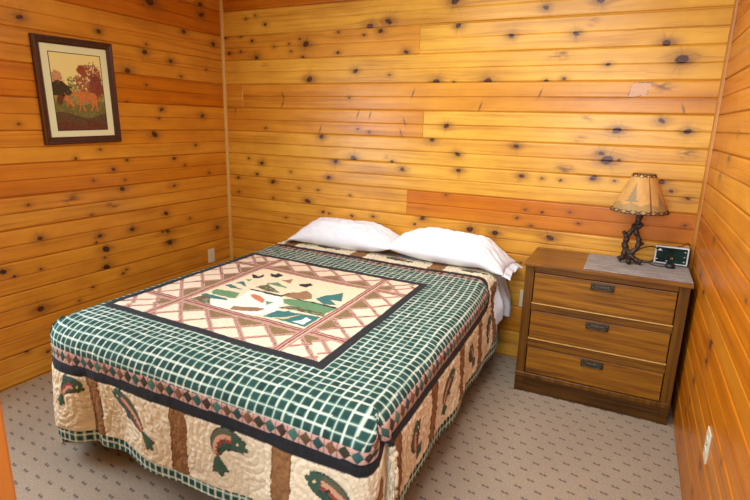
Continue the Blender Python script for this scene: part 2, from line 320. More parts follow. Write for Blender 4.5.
def board_wall(name, umax, zlo, zhi, pos, knots, tones, ends, du=0.006, umin=0.0, seed=1, fine_to=None, flip=False, shift=0.0, scars=()):
    us = np.arange(umin, umax, du)
    if fine_to is not None: us = np.concatenate([us[us < fine_to], np.arange(max(fine_to, umin), umax, 0.05)])
    ex = []
    for pr, ue in ends: ex += [ue-.0028, ue-.0014, ue+.0014, ue+.0028]
    us = np.unique(np.concatenate([us, [umax], [e for e in ex if umin < e < umax]]))
    zs = z_levels(zlo, zhi)
    U, Z = np.meshgrid(us, zs, indexing='ij'); D = board_depth(Z); PR = pair_of(Z-1e-6)
    seg = np.zeros_like(PR)
    for pr, ue in ends:
        mk = (PR == pr); seg = seg+(mk & (U > ue)); D = np.where(mk & (np.abs(U-ue) < .0016), np.maximum(D, .008), D)
    tone = np.zeros_like(U)
    rs = np.random.RandomState(seed)
    for pr in range(-6, 12):
        for sg in range(3):
            mk = (PR == pr) & (seg == sg); tv = tones.get((pr, sg), None)
            if tv is None: tv = rs.uniform(.15, .5)
            tone[mk] = tv+shift
    # slight independent tint of the two faces milled in one board
    kk = np.floor((Z0-Z)/PITCH).astype(int)
    tone = tone+(((kk*37+seed*11+seg*5) % 7)/7-.5)*.20+(fbm(U*1.1, Z*9+seg*13, seed+5)-.5)*.30
    off = PR*7.31+seg*3.7+seed*1.9
    GV = Z.copy(); knot = np.zeros_like(U); halo = np.zeros_like(U); dark = np.zeros_like(U)
    nz = fbm(U*60, Z*60, seed+9, 3); nz2 = fbm(U*25, Z*90, seed+19, 3)
    for (ku, kz, kt) in knots:
        if ku < umin-.1 or ku > umax+.1: continue
        i0, i1 = np.searchsorted(us, [ku-.16, ku+.16]); j0, j1 = np.searchsorted(zs, [kz-.11, kz+.11])
        if i1 <= i0 or j1 <= j0: continue
        s = np.s_[i0:i1, j0:j1]; du_ = U[s]-ku; dz_ = Z[s]-kz
        own = (PR[s] == int(pair_of(np.array(kz)))).astype(float)
        h = math.sin(ku*91.7+kz*57.3); r = KR.get(kt, .0)
        if kt in KR:
            rx = r*(1.15+.3*abs(h)); rz = r*(.85+.15*h)
            ca, sa = math.cos(.45*h), math.sin(.45*h)
            a = (du_*ca+dz_*sa)/rx; b = (-du_*sa+dz_*ca)/rz
            rr = np.sqrt(a*a+b*b)*(1+(nz[s]-.5)*.45)
            inside = 1-sstep(.86, 1.12, rr)
            knot[s] = np.maximum(knot[s], inside*own)
            fan = np.exp(-((np.abs(dz_)/(r*2.2+.01))**2+(du_/(r*1.3+.004+np.abs(dz_)*.5))**2))*sstep(.30, .75, fbm(np.arctan2(dz_, du_+1e-6)*6+ku*9, 0*du_+kz*5, seed+3, 2))
            halo[s] = np.maximum(halo[s], fan*own*(.9 if kt in 'LXM' else .45))
            dark[s] = np.maximum(dark[s], own*np.clip(inside*(sstep(.5, .95, rr)*.85 + .45*sstep(.45, .7, nz[s])), 0, 1)*(1.0 if kt in 'LXM' else .7))
            hl = np.exp(-((du_/(r*3.4+.006))**2+(dz_/(r*1.9+.004))**2))*(.45+.7*nz2[s])
            halo[s] = np.maximum(halo[s], hl*own*(.95 if kt in 'LXM' else .7))
            R2 = (1.5*r)**2; q = (du_*.5)**2+dz_**2
            GV[s] -= own*dz_*np.clip(R2/np.maximum(q, R2*.6), 0, 1.4)*.9
        elif kt == 'k':
            sl = .35*(1 if h > 0 else -1)
            ln = np.exp(-(((du_-dz_*sl)/.0055)**2+(dz_/.028)**2))
            halo[s] = np.maximum(halo[s], own*ln*.95); knot[s] = np.maximum(knot[s], own*np.clip(ln*1.3-.5, 0, 1)*sstep(.35, .6, nz2[s]))
            GV[s] -= own*dz_*.5*np.exp(-((du_/.03)**2+(dz_/.02)**2))
        else:
            a = .050 if kt == 'H' else .032; bb = .030 if kt == 'H' else .022
            hl = np.exp(-(((du_+dz_*h*.6)/a)**2+(dz_/bb)**2))*sstep(.25, .7, nz2[s])*(.95 if kt == 'H' else .75)
            halo[s] = np.maximum(halo[s], own*hl)
            GV[s] -= own*dz_*.6*np.exp(-((du_/.04)**2+(dz_/.02)**2))
    pale = np.zeros_like(U)
    for poly in scars:
        mk = np.zeros(U.shape, bool); px = np.array(poly); nn = len(px)
        for i in range(nn):
            x1, y1 = px[i]; x2, y2 = px[(i+1) % nn]
            if y1 != y2: mk ^= ((y1 > Z) != (y2 > Z)) & (U < (x2-x1)*(Z-y1)/(y2-y1)+x1)
        pale = np.where(mk, .6, pale)
        ed = mk & ~(np.roll(mk, 1, 0) & np.roll(mk, -1, 0) & np.roll(mk, 1, 1) & np.roll(mk, -1, 1))
        dark = np.where(ed & (nz > .45), .7, dark)
    X, Y, ZZ = pos(U, Z, D)
    wood = np.stack([np.clip(tone, 0, 1), np.clip(knot, 0, 1), np.clip(halo, 0, 1), np.clip(dark, 0, 1)], -1)
    grain = np.stack([U+off*5, GV+off, pale], -1)
    o = grid_mesh(name, X, Y, ZZ, M['pine_wall'], attrs={'wood': wood, 'grain': grain}, flip=flip)
    tag(o, kind='structure'); return o
def rand_knots(n, u0, u1, seed, kinds='ssmmMLhk', z1=2.4):
    r = random.Random(seed); return [(r.uniform(u0, u1), r.uniform(.1, z1), r.choice(kinds)) for _ in range(n)]

tb = {(-5, 0): .55, (-4, 0): .85, (-3, 0): .08, (-2, 0): .42, (-2, 1): .05, (-1, 0): .08, (0, 0): .52, (0, 1): .48,
      (1, 0): .55, (1, 1): .02, (2, 0): .12, (3, 0): .10, (4, 0): .35, (4, 1): .98, (5, 0): .25, (6, 0): .55, (7, 0): .35, (8, 0): .75, (9, 0): .3}
board_wall('wall_back', W+.02, 0, ZC, lambda U, Z, D: (U, D, Z), KN_BACK+rand_knots(24, .6, 3.3, 4, 'ssmM', .9), tb,
           [(-2, 1.661), (1, 1.712), (4, 1.616), (0, .187)], du=.0045, seed=3, umin=-.02, scars=SCARS)
tl = {(-4, 0): .35, (-3, 0): .8, (-2, 0): .22, (-1, 0): .3, (0, 0): .62, (1, 0): .45, (2, 0): .35, (3, 0): .55, (4, 0): .2, (5, 0): .25,
      (6, 0): .3, (7, 0): .2, (8, 0): .35, (9, 0): .2}
lp = lambda U, Z, D: (-D, -U, Z)
board_wall('wall_left', 2.12, 0, ZC, lp, KN_LEFT+rand_knots(8, 0, 1.9, 5, 'sm', .8), tl, [], du=.0055, seed=8, fine_to=1.95, shift=.30)
board_wall('wall_left', 3.05, 0, .85, lp, rand_knots(6, 2.2, 3.0, 51), {}, [], du=.02, umin=2.12, seed=8)
board_wall('wall_left', 3.05, 1.85, ZC, lp, rand_knots(6, 2.2, 3.0, 52), {}, [], du=.02, umin=2.12, seed=8)
board_wall('wall_left', 3.05, .85, 1.85, lp, [], {}, [], du=.02, umin=2.88, seed=8)
tr = {(-1, 0): .3, (0, 0): .35, (1, 0): .3, (2, 0): .45, (2, 1): .3, (3, 0): .25, (4, 0): .7, (5, 0): .55, (6, 0): .75, (7, 0): .5, (8, 0): .6, (9, 0): .55}
board_wall('wall_right', 3.05, 0, ZC, lambda U, Z, D: (W+D, -U, Z), rand_knots(34, .03, 1.6, 6, 'smMMkk', 1.8)+[(1.02, .70, 'L'), (.62, 1.05, 'M'), (1.28, .32, 'M')], tr, [(2, .30)],
           du=.0065, seed=12, fine_to=1.7, flip=True, shift=.42)
board_wall('wall_front', 2.06, 0, ZC, lambda U, Z, D: (U, YF-D, Z), rand_knots(30, 0, 2, 7), {}, [], du=.03, seed=15, flip=True)
board_wall('wall_front', W, 2.08, ZC, lambda U, Z, D: (U, YF-D, Z), [], {}, [], du=.03, umin=2.06, seed=15, flip=True)
board_wall('wall_front', W, 0, 2.08, lambda U, Z, D: (U, YF-D, Z), [], {}, [], du=.03, umin=3.30, seed=15, flip=True)

# ceiling
bm = bmesh.new(); box(bm, (-.02, -3.05, ZC), (W+.02, .02, ZC+.05)); tag(obj('ceiling', bm, M['ceiling']), kind='structure')

# carpet: taupe loop pile with staggered pairs of dark dashes
def carpet():
    t = NT('taupe_patterned_carpet', 0.95, spec=0.1)
    co = t.coord(); x, y, z = t.sep(co)
    A, B = .0845, .0665
    v = t.math('DIVIDE', t.math('ADD', y, .903+B*40.5), B)
    row = t.math('FLOOR', v); par = t.math('MODULO', row, 2.0)
    u = t.math('ADD', t.math('DIVIDE', t.math('ADD', x, -2.992+A*60.5), A), t.math('MULTIPLY', par, 0.5))
    wob = t.noise(co, 9.0, 2)
    fu = t.math('SUBTRACT', t.math('FRACT', u), 0.5); fv = t.math('SUBTRACT', t.math('FRACT', v), 0.5)
    lx = t.math('MULTIPLY', fu, A); ly = t.math('MULTIPLY', fv, B)
    def blob(cx, cy, rx, ry, sl):
        dx = t.math('SUBTRACT', lx, cx); dy = t.math('SUBTRACT', ly, cy); dx2 = t.math('ADD', dx, t.math('MULTIPLY', dy, sl))
        q = t.math('ADD', t.math('POWER', t.math('ABSOLUTE', t.math('DIVIDE', dx2, rx)), 2.0), t.math('POWER', t.math('ABSOLUTE', t.math('DIVIDE', dy, ry)), 2.0))
        return t.math('SUBTRACT', 1.35, q, clamp=True)
    mk = t.math('MAXIMUM', blob(-.0090, .0015, .0078, .0078, .45), blob(.0090, -.0015, .0078, .0078, .45))
    mk = t.math('MAXIMUM', mk, blob(0, -.003, .014, .0022, 0))
    fine = t.noise(co, 420, 2, 0.8); mid = t.noise(co, 120, 3, .7); big = t.noise(co, 3.0, 2)
    ff = t.math('ADD', t.math('MULTIPLY', fine, .6), t.math('MULTIPLY', mid, .5))
    base = t.ramp(ff, [(0.32, (0.20, 0.150, 0.103)), (0.55, (0.375, 0.298, 0.213)), (0.75, (0.53, 0.43, 0.32))])
    base = t.mix(1.0, base, t.ramp(big, [(.3, (.95, .95, .95)), (.7, (1.04, 1.03, 1.02))]), 'MULTIPLY')
    c = t.mix(t.math('MULTIPLY', t.math('MULTIPLY', mk, t.math('ADD', .35, mid)), .92), base, (0.105, 0.075, 0.068))
    t.color(c); t.bump(ff, 0.5, 0.004)
    return t.m
M['carpet'] = carpet()
bm = bmesh.new(); box(bm, (-.02, -4.6, -.05), (W+.02, .02, 0)); tag(obj('floor', bm, M['carpet']), kind='structure')

# corner mouldings (rounded sticks in both back corners)
for nm, x, sx, mt, r in (('trim_1', .0, 1, 'trim_light', .017), ('trim_2', W, -1, 'trim_dark', .015)):
    bm = bmesh.new(); n = 10
    prof = [(0, 0)]+[(r*1.25*math.cos(a), -r*1.25*math.sin(a)) for a in [PI/2*i/n for i in range(n+1)]]
    lo = [bm.verts.new((x+sx*px, py+.004, .0)) for px, py in prof]; hi = [bm.verts.new((x+sx*px, py+.004, ZC)) for px, py in prof]
    for i in range(len(prof)): j = (i+1) % len(prof); bm.faces.new((lo[i], lo[j], hi[j], hi[i]))
    bmesh.ops.recalc_face_normals(bm, faces=bm.faces)
    o = obj(nm, bm, M[mt], smooth=False); tag(o, kind='structure')
# doorway where the photographer stands: jambs, head and casing of the opening in the front wall
bm = bmesh.new()
box(bm, (2.062, YF-.16, 0), (2.197, YF, 2.10), .004); box(bm, (3.24, YF-.16, 0), (3.30, YF, 2.10), .004)
box(bm, (2.062, YF-.16, 2.08), (3.30, YF, 2.14), .004)
box(bm, (2.075, YF, 0), (2.14, YF+.016, 2.14), .004)
tag(obj('door_1', bm, M['door_trim']), kind='structure')
# window in the left wall, left of the picture
wn = bmesh.new()
for lo, hi in (((-.05, -2.88, .85), (.02, -2.83, 1.85)), ((-.05, -2.17, .85), (.02, -2.12, 1.85)), ((-.05, -2.88, .85), (.03, -2.12, .90)), ((-.05, -2.88, 1.80), (.02, -2.12, 1.85)), ((-.04, -2.83, 1.33), (0, -2.17, 1.37))):
    box(wn, lo, hi, .004)
wo = obj('window_1', wn, M['trim_light']); tag(wo, kind='structure')
g = NT('window_glass', .02); g.b.inputs['Transmission Weight'].default_value = 1.0
bm = bmesh.new(); box(bm, (-.034, -2.83, .90), (-.030, -2.17, 1.80)); obj('pane', bm, g.m, wo)

# ---------------------------------------------------------------- bed
def srgb(r, g, b):
    f = lambda c: (c/255/12.92 if c/255 <= .04045 else ((c/255+.055)/1.055)**2.4)
    return np.array([f(r), f(g), f(b)])
TOPZ = .64
BC = np.array([1.434, -1.25]); EU = np.array([1., -.042]); EV = np.array([-.032, 1.])
HU, HV = .640, .592                         # half size of the quilt's centre medallion
PW = {'L': .35, 'R': .325, 'F': .275, 'H': .205}   # width of the checked border on each side
FU_R, R_R, FU_L, R_L, FV, R_F = .895, .07, .62, .14, .70, .15
UMIN, UMAX, VMIN, VMAX = -1.40, 1.375, -1.282, 1.04
def foot_border(U): return np.interp(U, [-.7, -.4, .1, .9], [.312, .304, .280, .264])

def arcd(t, r):
    t = np.maximum(t, 0); q = r*PI/2
    return np.where(t < q, r*np.sin(np.minimum(t, q)/r), r), np.where(t < q, r*(1-np.cos(np.minimum(t, q)/r)), r+t-q)
def arcf(t, rx=.15, rz=.09):
    t = np.maximum(t, 0); ra = (rx+rz)/2; q = ra*PI/2; th = np.minimum(t/ra, PI/2)
    return rx*np.sin(th), np.where(t < q, rz*(1-np.cos(th)), rz+t-q)
def bez(t, a, b, c): return (1-t)**2*a+2*t*(1-t)*b+t*t*c

def drape(U, V, top=TOPZ):
    al = np.where(U > 0, np.maximum(U-FU_R, 0), np.maximum(-U-FU_L, 0)); be = np.maximum(-V-FV, 0)
    sg = np.where(U > 0, 1., -1.); rs = np.where(U > 0, R_R, R_L)
    x0 = np.where(U > 0, np.minimum(U, FU_R), np.maximum(U, -FU_L)); y0 = np.maximum(V, -FV)
    os_, ds = arcd(al, rs); of, df = arcf(be)
    # plain sides
    a = x0+sg*os_; b = y0-of; d = np.maximum(ds, df)
    # corners: the spare cloth goes into a tuck (right) or an open flare (left)
    cor = (al > 0) & (be > 0)
    mx = np.maximum(al, be); mn = np.minimum(al, be); t = np.where(mx > 0, mn/np.maximum(mx, 1e-9), 0)
    d1 = arcd(mx, rs)[1]; d2 = arcf(mx)[1]; wq = np.where(be >= al, 1-t*.5, t*.5); dm = d1*(1-wq)+d2*wq
    om_s, _ = arcd(mx, rs); om_f, _ = arcf(mx)
    right = U > 0
    tuck = sstep(.02, .13, dm)
    k = np.where(right, .80, .84+.10*sstep(.1, .5, dm))
    Fx, Fy = om_s*np.where(right, k-.15*tuck, k), om_f*np.where(right, k-1.0*tuck, k)
    # foot branch
    fx = bez(t, 0, om_s*np.where(right, 1.2+.25*tuck, 1.0), Fx); fy = bez(t, om_f, om_f*np.where(right, 1.0+.05*tuck, 1.0), Fy)
    gx = bez(t, om_s, om_s*np.where(right, 1.06+.75*tuck, 1.0), Fx); gy = bez(t, 0, om_f*np.where(right, 1.0-.85*tuck, 1.0), Fy)
    foot = be >= al
    cx = np.where(foot, fx, gx); cy = np.where(foot, fy, gy)
    a = np.where(cor, x0+sg*cx, a); b = np.where(cor, y0-cy, b); d = np.where(cor, dm, d)
    d = d-np.where(cor & right & foot, .08*t*t*sstep(.02, .25, dm), 0)
    # the bed's corners are rounded in plan
    for s_, ea, Rc, st in ((-1, FU_L+R_L, .22, .72),):
        dx = (s_*a-(ea-Rc))/Rc; dy = (-b-(FV+R_F-Rc))/Rc; m_ = (dx > 0) & (dy > 0)
        dxc, dyc = np.clip(dx, 0, 1.25), np.clip(dy, 0, 1.25)
        nx = dx*np.sqrt(np.maximum(1-dyc**2/2, .2)); ny = dy*np.sqrt(np.maximum(1-dxc**2/2, .2))
        a = np.where(m_, a+s_*(nx-dx)*Rc*st, a); b = np.where(m_, b-(ny-dy)*Rc*st, b)
        d = np.where(m_, d+.030*np.clip(dxc*dyc, 0, 1)*(d < .12)*0, d)
    a = np.where(a > .6, a-.016*sstep(.3, .95, b)*sstep(.6, .9, a), a)
    # hanging folds
    hang = sstep(.06, .42, df)*(be > 0); hs = sstep(.06, .45, ds)*(al > 0)
    wv = .016*np.sin(U*9.3+.6)+.010*np.sin(U*17+2.2)+.030*np.exp(-((U+.60)/.13)**2)-.040*np.exp(-((U+.405)/.05)**2)+.012*np.exp(-((U-.62)/.2)**2)
    b = b-np.where(foot | ~cor, wv, 0)*hang*(be > 0)*np.where(cor, 1-t, 1)
    wr = .010*np.sin(V*8.0+1.0)+.006*np.sin(V*15+.3)+.030*sstep(.1, .9, V)
    a = a+sg*np.where(~foot | (be <= 0), wr, 0)*hs*(al > 0)*np.where(cor, 1-t, 1)
    d = d+hang*.012*sstep(-.30, -.62, U)*(U < 0)
    # soft unevenness of the bed top
    z = top-d+(fbm(U*2.2+3, V*2.2+5, 11, 2)-.5)*.014*(1-sstep(0, .05, d))+(fbm(U*6+3, V*6+5, 12, 2)-.5)*.006
    z = z-.006*np.clip((V+.76)/1.8, 0, 1)
    P = BC+a[..., None]*EU+b[..., None]*EV
    return P[..., 0], P[..., 1], z

def inpoly(U, V, poly):
    c = np.zeros(U.shape, bool); n = len(poly)
    for i in range(n):
        x1, y1 = poly[i]; x2, y2 = poly[(i+1) % n]
        if y1 == y2: continue
        c ^= ((y1 > V) != (y2 > V)) & (U < (x2-x1)*(V-y1)/(y2-y1)+x1)
    return c

COL = dict(w=srgb(228, 226, 212), W=srgb(238, 238, 232), k=srgb(44, 47, 46), t=srgb(58, 112, 108), g=srgb(100, 138, 98), d=srgb(96, 92, 66), b=srgb(150, 112, 80),
           o=srgb(196, 118, 84), s=srgb(206, 186, 140))
def fish(U, V, col, hgt, pts, wd, pal=0, dist=None):
    (x0, y0), (x1, y1), (x2, y2) = pts
    ts = np.linspace(0, 1, 36); cx = bez(ts, x0, x1, x2); cy = bez(ts, y0, y1, y2)
    L = math.hypot(x2-x0, y2-y0)+.02
    m_ = (U > min(cx)-.15) & (U < max(cx)+.15) & (V > min(cy)-.15) & (V < max(cy)+.15)
    u, v = U[m_], V[m_]
    if u.size == 0: return
    D = np.hypot(u[:, None]-cx, v[:, None]-cy); i = D.argmin(1); dd = D[np.arange(len(u)), i]; s = ts[i]
    tx = np.gradient(cx)[i]; ty = np.gradient(cy)[i]; tl = np.hypot(tx, ty); side = ((u-cx[i])*(-ty)+(v-cy[i])*tx)/tl
    if pal: side = -side
    wp = wd*np.where(s < .80, np.sin(np.clip((s+.06)/.86, 0, 1)*PI)**.55, .0)+wd*.16
    wp = np.where(s > .80, wd*(.22+(s-.80)/.20*.85), wp)
    wp = wp+np.where((side > 0) & (s > .38) & (s < .56), wd*.5*(1-np.abs(s-.47)/.09), 0)
    wp = wp*np.where((s <= 0) | (s >= 1), np.clip(1-(dd-wd*.15)/(wd*.25), 0, 1), 1)
    ins = dd < wp; q = side/np.maximum(wd, 1e-6)
    c = np.where((q > .28)[:, None], srgb(58, 84, 70), np.where((q > -.02)[:, None], srgb(158, 62, 58), np.where((q > -.5)[:, None], srgb(206, 152, 120), srgb(92, 92, 70))))
    sp = fbm(u*160, v*160, 3, 2); c = np.where(((sp > .62) & (q > -.2))[:, None], srgb(52, 60, 48), c)
    c = np.where(((s < .20) | (s > .80))[:, None], srgb(62, 86, 68), c)
    c = np.where((dd > wp-.0045)[:, None], srgb(40, 50, 42), c)
    eye = np.hypot(u-(cx[4]+(-ty*0)[0]), v-cy[4]) < .0055
    c = np.where(eye[:, None], srgb(215, 205, 160), c)
    cc = col[m_]; cc[ins] = c[ins]; col[m_] = cc
    hh = hgt[m_]; hh = np.where(ins, .0035*np.sqrt(np.clip(1-dd/np.maximum(wp, 1e-4), 0, 1))+.001, hh); hgt[m_] = hh
    if dist is not None:
        e = dist[m_]; dist[m_] = np.minimum(e, dd-wp)

FISH = [([(-.435, -1.05), (-.53, -1.00), (-.555, -1.13)], .024, 1), ([(-.225, -1.01), (-.12, -1.03), (.015, -1.165)], .027, 1),
        ([(.485, -1.02), (.31, -.955), (.365, -1.155)], .030, 0), ([(.755, -1.01), (.86, -1.02), (.985, -1.15)], .030, 1),
        ([(1.12, -.43), (1.19, -.50), (1.26, -.40)], .028, 0), ([(1.115, .02), (1.16, -.12), (1.265, -.09)], .027, 0), ([(1.125, .31), (1.17, .36), (1.255, .42)], .028, 1),
        ([(1.13, .80), (1.18, .70), (1.25, .72)], .026, 1),
        ([(-.36, .985), (-.27, 1.0), (-.17, .965)], .020, 1), ([(.20, .985), (.29, 1.0), (.39, .965)], .020, 1), ([(.74, .965), (.82, .985), (.91, .95)], .020, 1),
        ([(-.93, .965), (-.84, .985), (-.76, .95)], .020, 1)]
STRIPES = [('F', .16), ('F', -.36), ('F', .645), ('F', -.87), ('F', 1.15), ('R', -.645), ('R', -.24), ('R', .16), ('R', .53), ('R', .86), ('L', -.5), ('L', 0), ('L', .5), ('H', -.555), ('H', .01), ('H', .575), ('H', 1.02)]

def paint(U, V):
    n = U.shape; col = np.zeros(n+(3,)); h = np.zeros(n)
    tR, tL, tF, tH = U-HU, -U-HU, -V-HV, V-HV
    prog = lambda t, pw: np.where(t <= pw, t/pw, 1+(t-pw))
    Q = np.stack([prog(tR, PW['R']), prog(tL, PW['L']), prog(tF, foot_border(U)), prog(tH, PW['H'])], 0)
    side = Q.argmax(0); q = Q.max(0)
    hr = (Q[0] > .2) & (Q[3] > .2); q = np.where(hr, np.maximum(q, (np.clip(Q[0], .01, 9)**7+np.clip(Q[3], .01, 9)**7)**(1/7)), q); tm = np.maximum.reduce([tR, tL, tF, tH])
    wob = (fbm(U*5, V*5, 31, 2)-.5)*.008
    along = np.where((side == 0) | (side == 1), V, U)
    # ---- checked cloth
    def check(p, s, cell, lw):
        fp = np.abs(((p/cell) % 1)-.5)*cell; fs = np.abs(((s/cell) % 1)-.5)*cell
        ln = np.maximum(fp, fs) > cell/2-lw/2; both = (fp > cell/2-lw/2) & (fs > cell/2-lw/2)
        i = np.floor(p/cell).astype(int)*3+np.floor(s/cell).astype(int)*5
        r = ((i*2654435761) & 1023)/1023.
        c = srgb(36, 68, 62)*(.72+.5*r[..., None])+np.zeros(n+(3,))
        th = (np.maximum(fp, fs) > cell/2-lw/2-.0022) & ~ln
        c = np.where(th[..., None], srgb(70, 108, 94), c)
        c = np.where(ln[..., None], srgb(186, 198, 180), c); c = np.where(both[..., None], srgb(226, 226, 206), c)
        return c, np.minimum(cell/2-fp, cell/2-fs)
    wu = U+(fbm(U*4, V*4, 71, 2)-.5)*.018; wvv = V+(fbm(U*4+9, V*4, 72, 2)-.5)*.018
    ck, dl = check(wu, wvv, .0375, .0064)
    col[:] = ck; h[:] = .0026*np.sqrt(np.clip(dl/.018, 0, 1))
    # ---- diamond band
    b0, b1, b2, b3 = 1.0, 1.052, 1.098, 1.355
    m_ = (q > b0) & (q <= b1)
    per = .0475; f = ((along/per) % 1)-.5; g = (q-(b0+b1)/2)/(b1-b0)
    i = np.floor(along/per).astype(int); dia = (np.abs(f)+np.abs(g)) < .50
    pal = np.stack([srgb(52, 92, 84), srgb(96, 74, 50), srgb(58, 58, 44), srgb(70, 110, 96), srgb(118, 82, 58), srgb(66, 52, 42), srgb(44, 74, 70)])
    dc = pal[(i*5+3) % 7]; pk = srgb(196, 156, 142)*(.86+.28*fbm(U*220, V*220, 5, 2)[..., None])
    spk = fbm(U*260, V*260, 8, 2)[..., None]
    dc = dc*(.6+.8*spk)
    dbl = np.abs(f)+np.abs(g); pk = np.where((np.abs(np.abs(f)-.5) < .04)[..., None], srgb(150, 100, 88), pk)
    col = np.where(m_[..., None], np.where(dia[..., None], dc, pk), col); h = np.where(m_, .002*np.clip(np.abs(dbl-.47)/.2, 0, 1), h)
    # ---- charcoal bands
    blk = srgb(34, 35, 38)*(.85+.3*fbm(U*90, V*90, 6, 2)[..., None])
    ckd = ((np.abs(((U/.02) % 1)-.5) > .44) | (np.abs(((V/.02) % 1)-.5) > .44))[..., None]
    blk = np.where(ckd, blk*1.35, blk)
    m_ = (q > b1) & (q <= b2); col = np.where(m_[..., None], blk, col); h = np.where(m_, .0025*np.sin(np.clip((q-b1)/(b2-b1), 0, 1)*PI)**.5, h)
    # ---- fish panels
    pan = (q > b2) & (q <= b3)
    bn = fbm(U*14, V*14, 41, 3); beige = srgb(228, 212, 180)*(.90+.18*bn[..., None])
    pc = beige.copy(); ph = np.zeros(n)
    for sd, a0 in STRIPES:
        k = {'R': 0, 'L': 1, 'F': 2, 'H': 3}[sd]; e = np.abs(along-a0-(fbm(q*9, q*0+a0, 3, 2)-.5)*.012); hw = .043 if sd != 'H' else .052
        s_ = pan & (side == k) & (e < hw)
        pc = np.where(s_[..., None], srgb(142, 100, 60)*(.85+.3*fbm(U*110, V*110, 4, 2)[..., None]), pc)
        pc = np.where((s_ & (e > hw-.004))[..., None], srgb(96, 62, 40), pc)
        ph = np.where(s_, -.001, ph)
    dist = np.full(n, .09)+.05*np.sin(U*19+np.sin(V*13)*1.4)*.4+.05*fbm(U*9, V*9, 51, 3)
    pc2 = pc.copy(); dummy = np.zeros(n)
    for pts, wd, pl in FISH: fish(U, V, pc2, dummy, pts, wd*1.3, pl, dist)
    st = np.abs(((dist/.030) % 1)-.5)*2        # 1 at the stitched line
    rad = np.abs(((fbm(U*26, V*26, 61, 2)*4) % 1)-.5)*2
    quilt = .0075*np.sqrt(np.clip(1-st**2, 0, 1))*(.35+.9*rad)
    ph = ph+quilt
    fishm = np.abs(pc2-pc).sum(-1) > 1e-6
    ph = np.where(fishm, .004+dummy, ph)
    pc2 = np.where(((st > .93) & ~fishm)[..., None], pc2*.74, pc2)
    col = np.where(pan[..., None], pc2, col); h = np.where(pan, ph, h)
    # ---- outer checked hem
    m_ = q > b3; c2, d2 = check(U+.01, V+.01, .034, .0085); col = np.where(m_[..., None], c2, col)
    # ---- medallion
    med = tm < .0; dbord = med & (tm > -.043+wob*0)
    col = np.where(dbord[..., None], blk*1.15, col); h = np.where(dbord, .001, h)
    inn = tm <= -.043
    cx0, cx1, cy0, cy1 = -.34, .372, -.312, .315
    iu, iv = inn, inn
    cream = srgb(226, 208, 180)*(.95+.08*bn[..., None]); base = cream.copy()
    # lattice of striped ribbons in the side strips
    pu = (cx1-cx0)/3.72; pv = (cy1-cy0)/3.30
    U2 = U+(fbm(U*3, V*3, 81, 2)-.5)*.012; V2 = V+(fbm(U*3+4, V*3, 82, 2)-.5)*.012
    dmin = np.full(n, 9.)
    dU = np.maximum(cx0-U2, U2-cx1); dV = np.maximum(cy0-V2, V2-cy1); sv = dU > dV
    cc_ = (np.where(sv, dU, dV)-.05)/.16; al_ = np.where(sv, (V2-cy0)/.157, (U2-cx0)/.178)
    fa, fb = al_-cc_, al_+cc_-1.1
    for f_ in (fa, fb): dmin = np.minimum(dmin, np.abs(((f_+.5) % 1)-.5)*.120)
    tri = (np.floor(fb)-np.floor(fa) <= -1)
    near = np.minimum.reduce([np.abs(U-cx0), np.abs(U-cx1)]) if False else None
    dbox = np.maximum.reduce([cx0-U, U-cx1, cy0-V, V-cy1])      # distance outside the picture
    base = np.where((tri & (dbox > 0))[..., None], srgb(132, 108, 72)*(.8+.4*fbm(U*150, V*150, 9, 2)[..., None]), base)
    def ribbon(dm, hw, c):
        rb = dm < hw; f = dm/hw
        rc = np.where((f < .30)[..., None], srgb(140, 84, 76), np.where((f < .55)[..., None], srgb(222, 186, 164), np.where((f < .80)[..., None], srgb(126, 70, 64), srgb(196, 158, 136))))
        return np.where(rb[..., None], rc, c)
    base = ribbon(dmin, .0112, base)
    fr = np.minimum(np.where((np.abs(U-cx0+.026) < .03), np.abs(U-cx0+.026), 9), np.where((np.abs(U-cx1-.026) < .03), np.abs(U-cx1-.026), 9))
    frv = np.minimum(np.where((np.abs(V-cy0+.026) < .03), np.abs(V-cy0+.026), 9), np.where((np.abs(V-cy1-.026) < .03), np.abs(V-cy1-.026), 9))
    base = ribbon(frv, .024, base); base = ribbon(fr, .024, base)
    pic = (dbox <= 0)
    base = np.where(pic[..., None], srgb(230, 210, 176)*(.96+.06*bn[..., None]), base)
    box_ = (U > cx0) & (U < cx1) & (V > cy0) & (V < cy1)
    ii = np.argwhere(box_.any(1)).ravel(); jj = np.argwhere(box_.any(0)).ravel()
    s = np.s_[ii[0]:ii[-1]+1, jj[0]:jj[-1]+1]
    bs = base[s]; us, vs = U[s], V[s]; bx = box_[s]; spk2 = fbm(us*90, vs*90, 14, 2)
    hpic = np.zeros(us.shape)
    for c, poly in ART:
        mk = inpoly(us, vs, poly) & bx; cc = COL[c]+np.zeros(us.shape+(3,))
        if c == 'd': cc = np.where((spk2 > .56)[..., None], srgb(120, 138, 100), np.where((spk2 < .42)[..., None], srgb(120, 78, 62), srgb(70, 72, 52)))
        elif c not in 'wW': cc = cc*(.85+.3*spk2[..., None])
        bs = np.where(mk[..., None], cc, bs); hpic = np.where(mk, .0012 if c != 'w' else 0, hpic)
    base[s] = bs
    col = np.where(inn[..., None], base, col)
    hm = .0016*np.abs(np.sin(dmin*90))+(fbm(U*45, V*45, 15, 2)-.5)*.002
    h = np.where(inn, hm, h); hs_ = h[s]; h[s] = np.where(hpic > 0, hs_+hpic, hs_)
    for b_ in (0, b0, b1, b2, b3): h = h-.0022*np.exp(-((q-b_)/.004)**2)
    h = h+(fbm(U*28, V*28, 16, 3)-.5)*.0035
    return np.clip(col, 0, 1), h

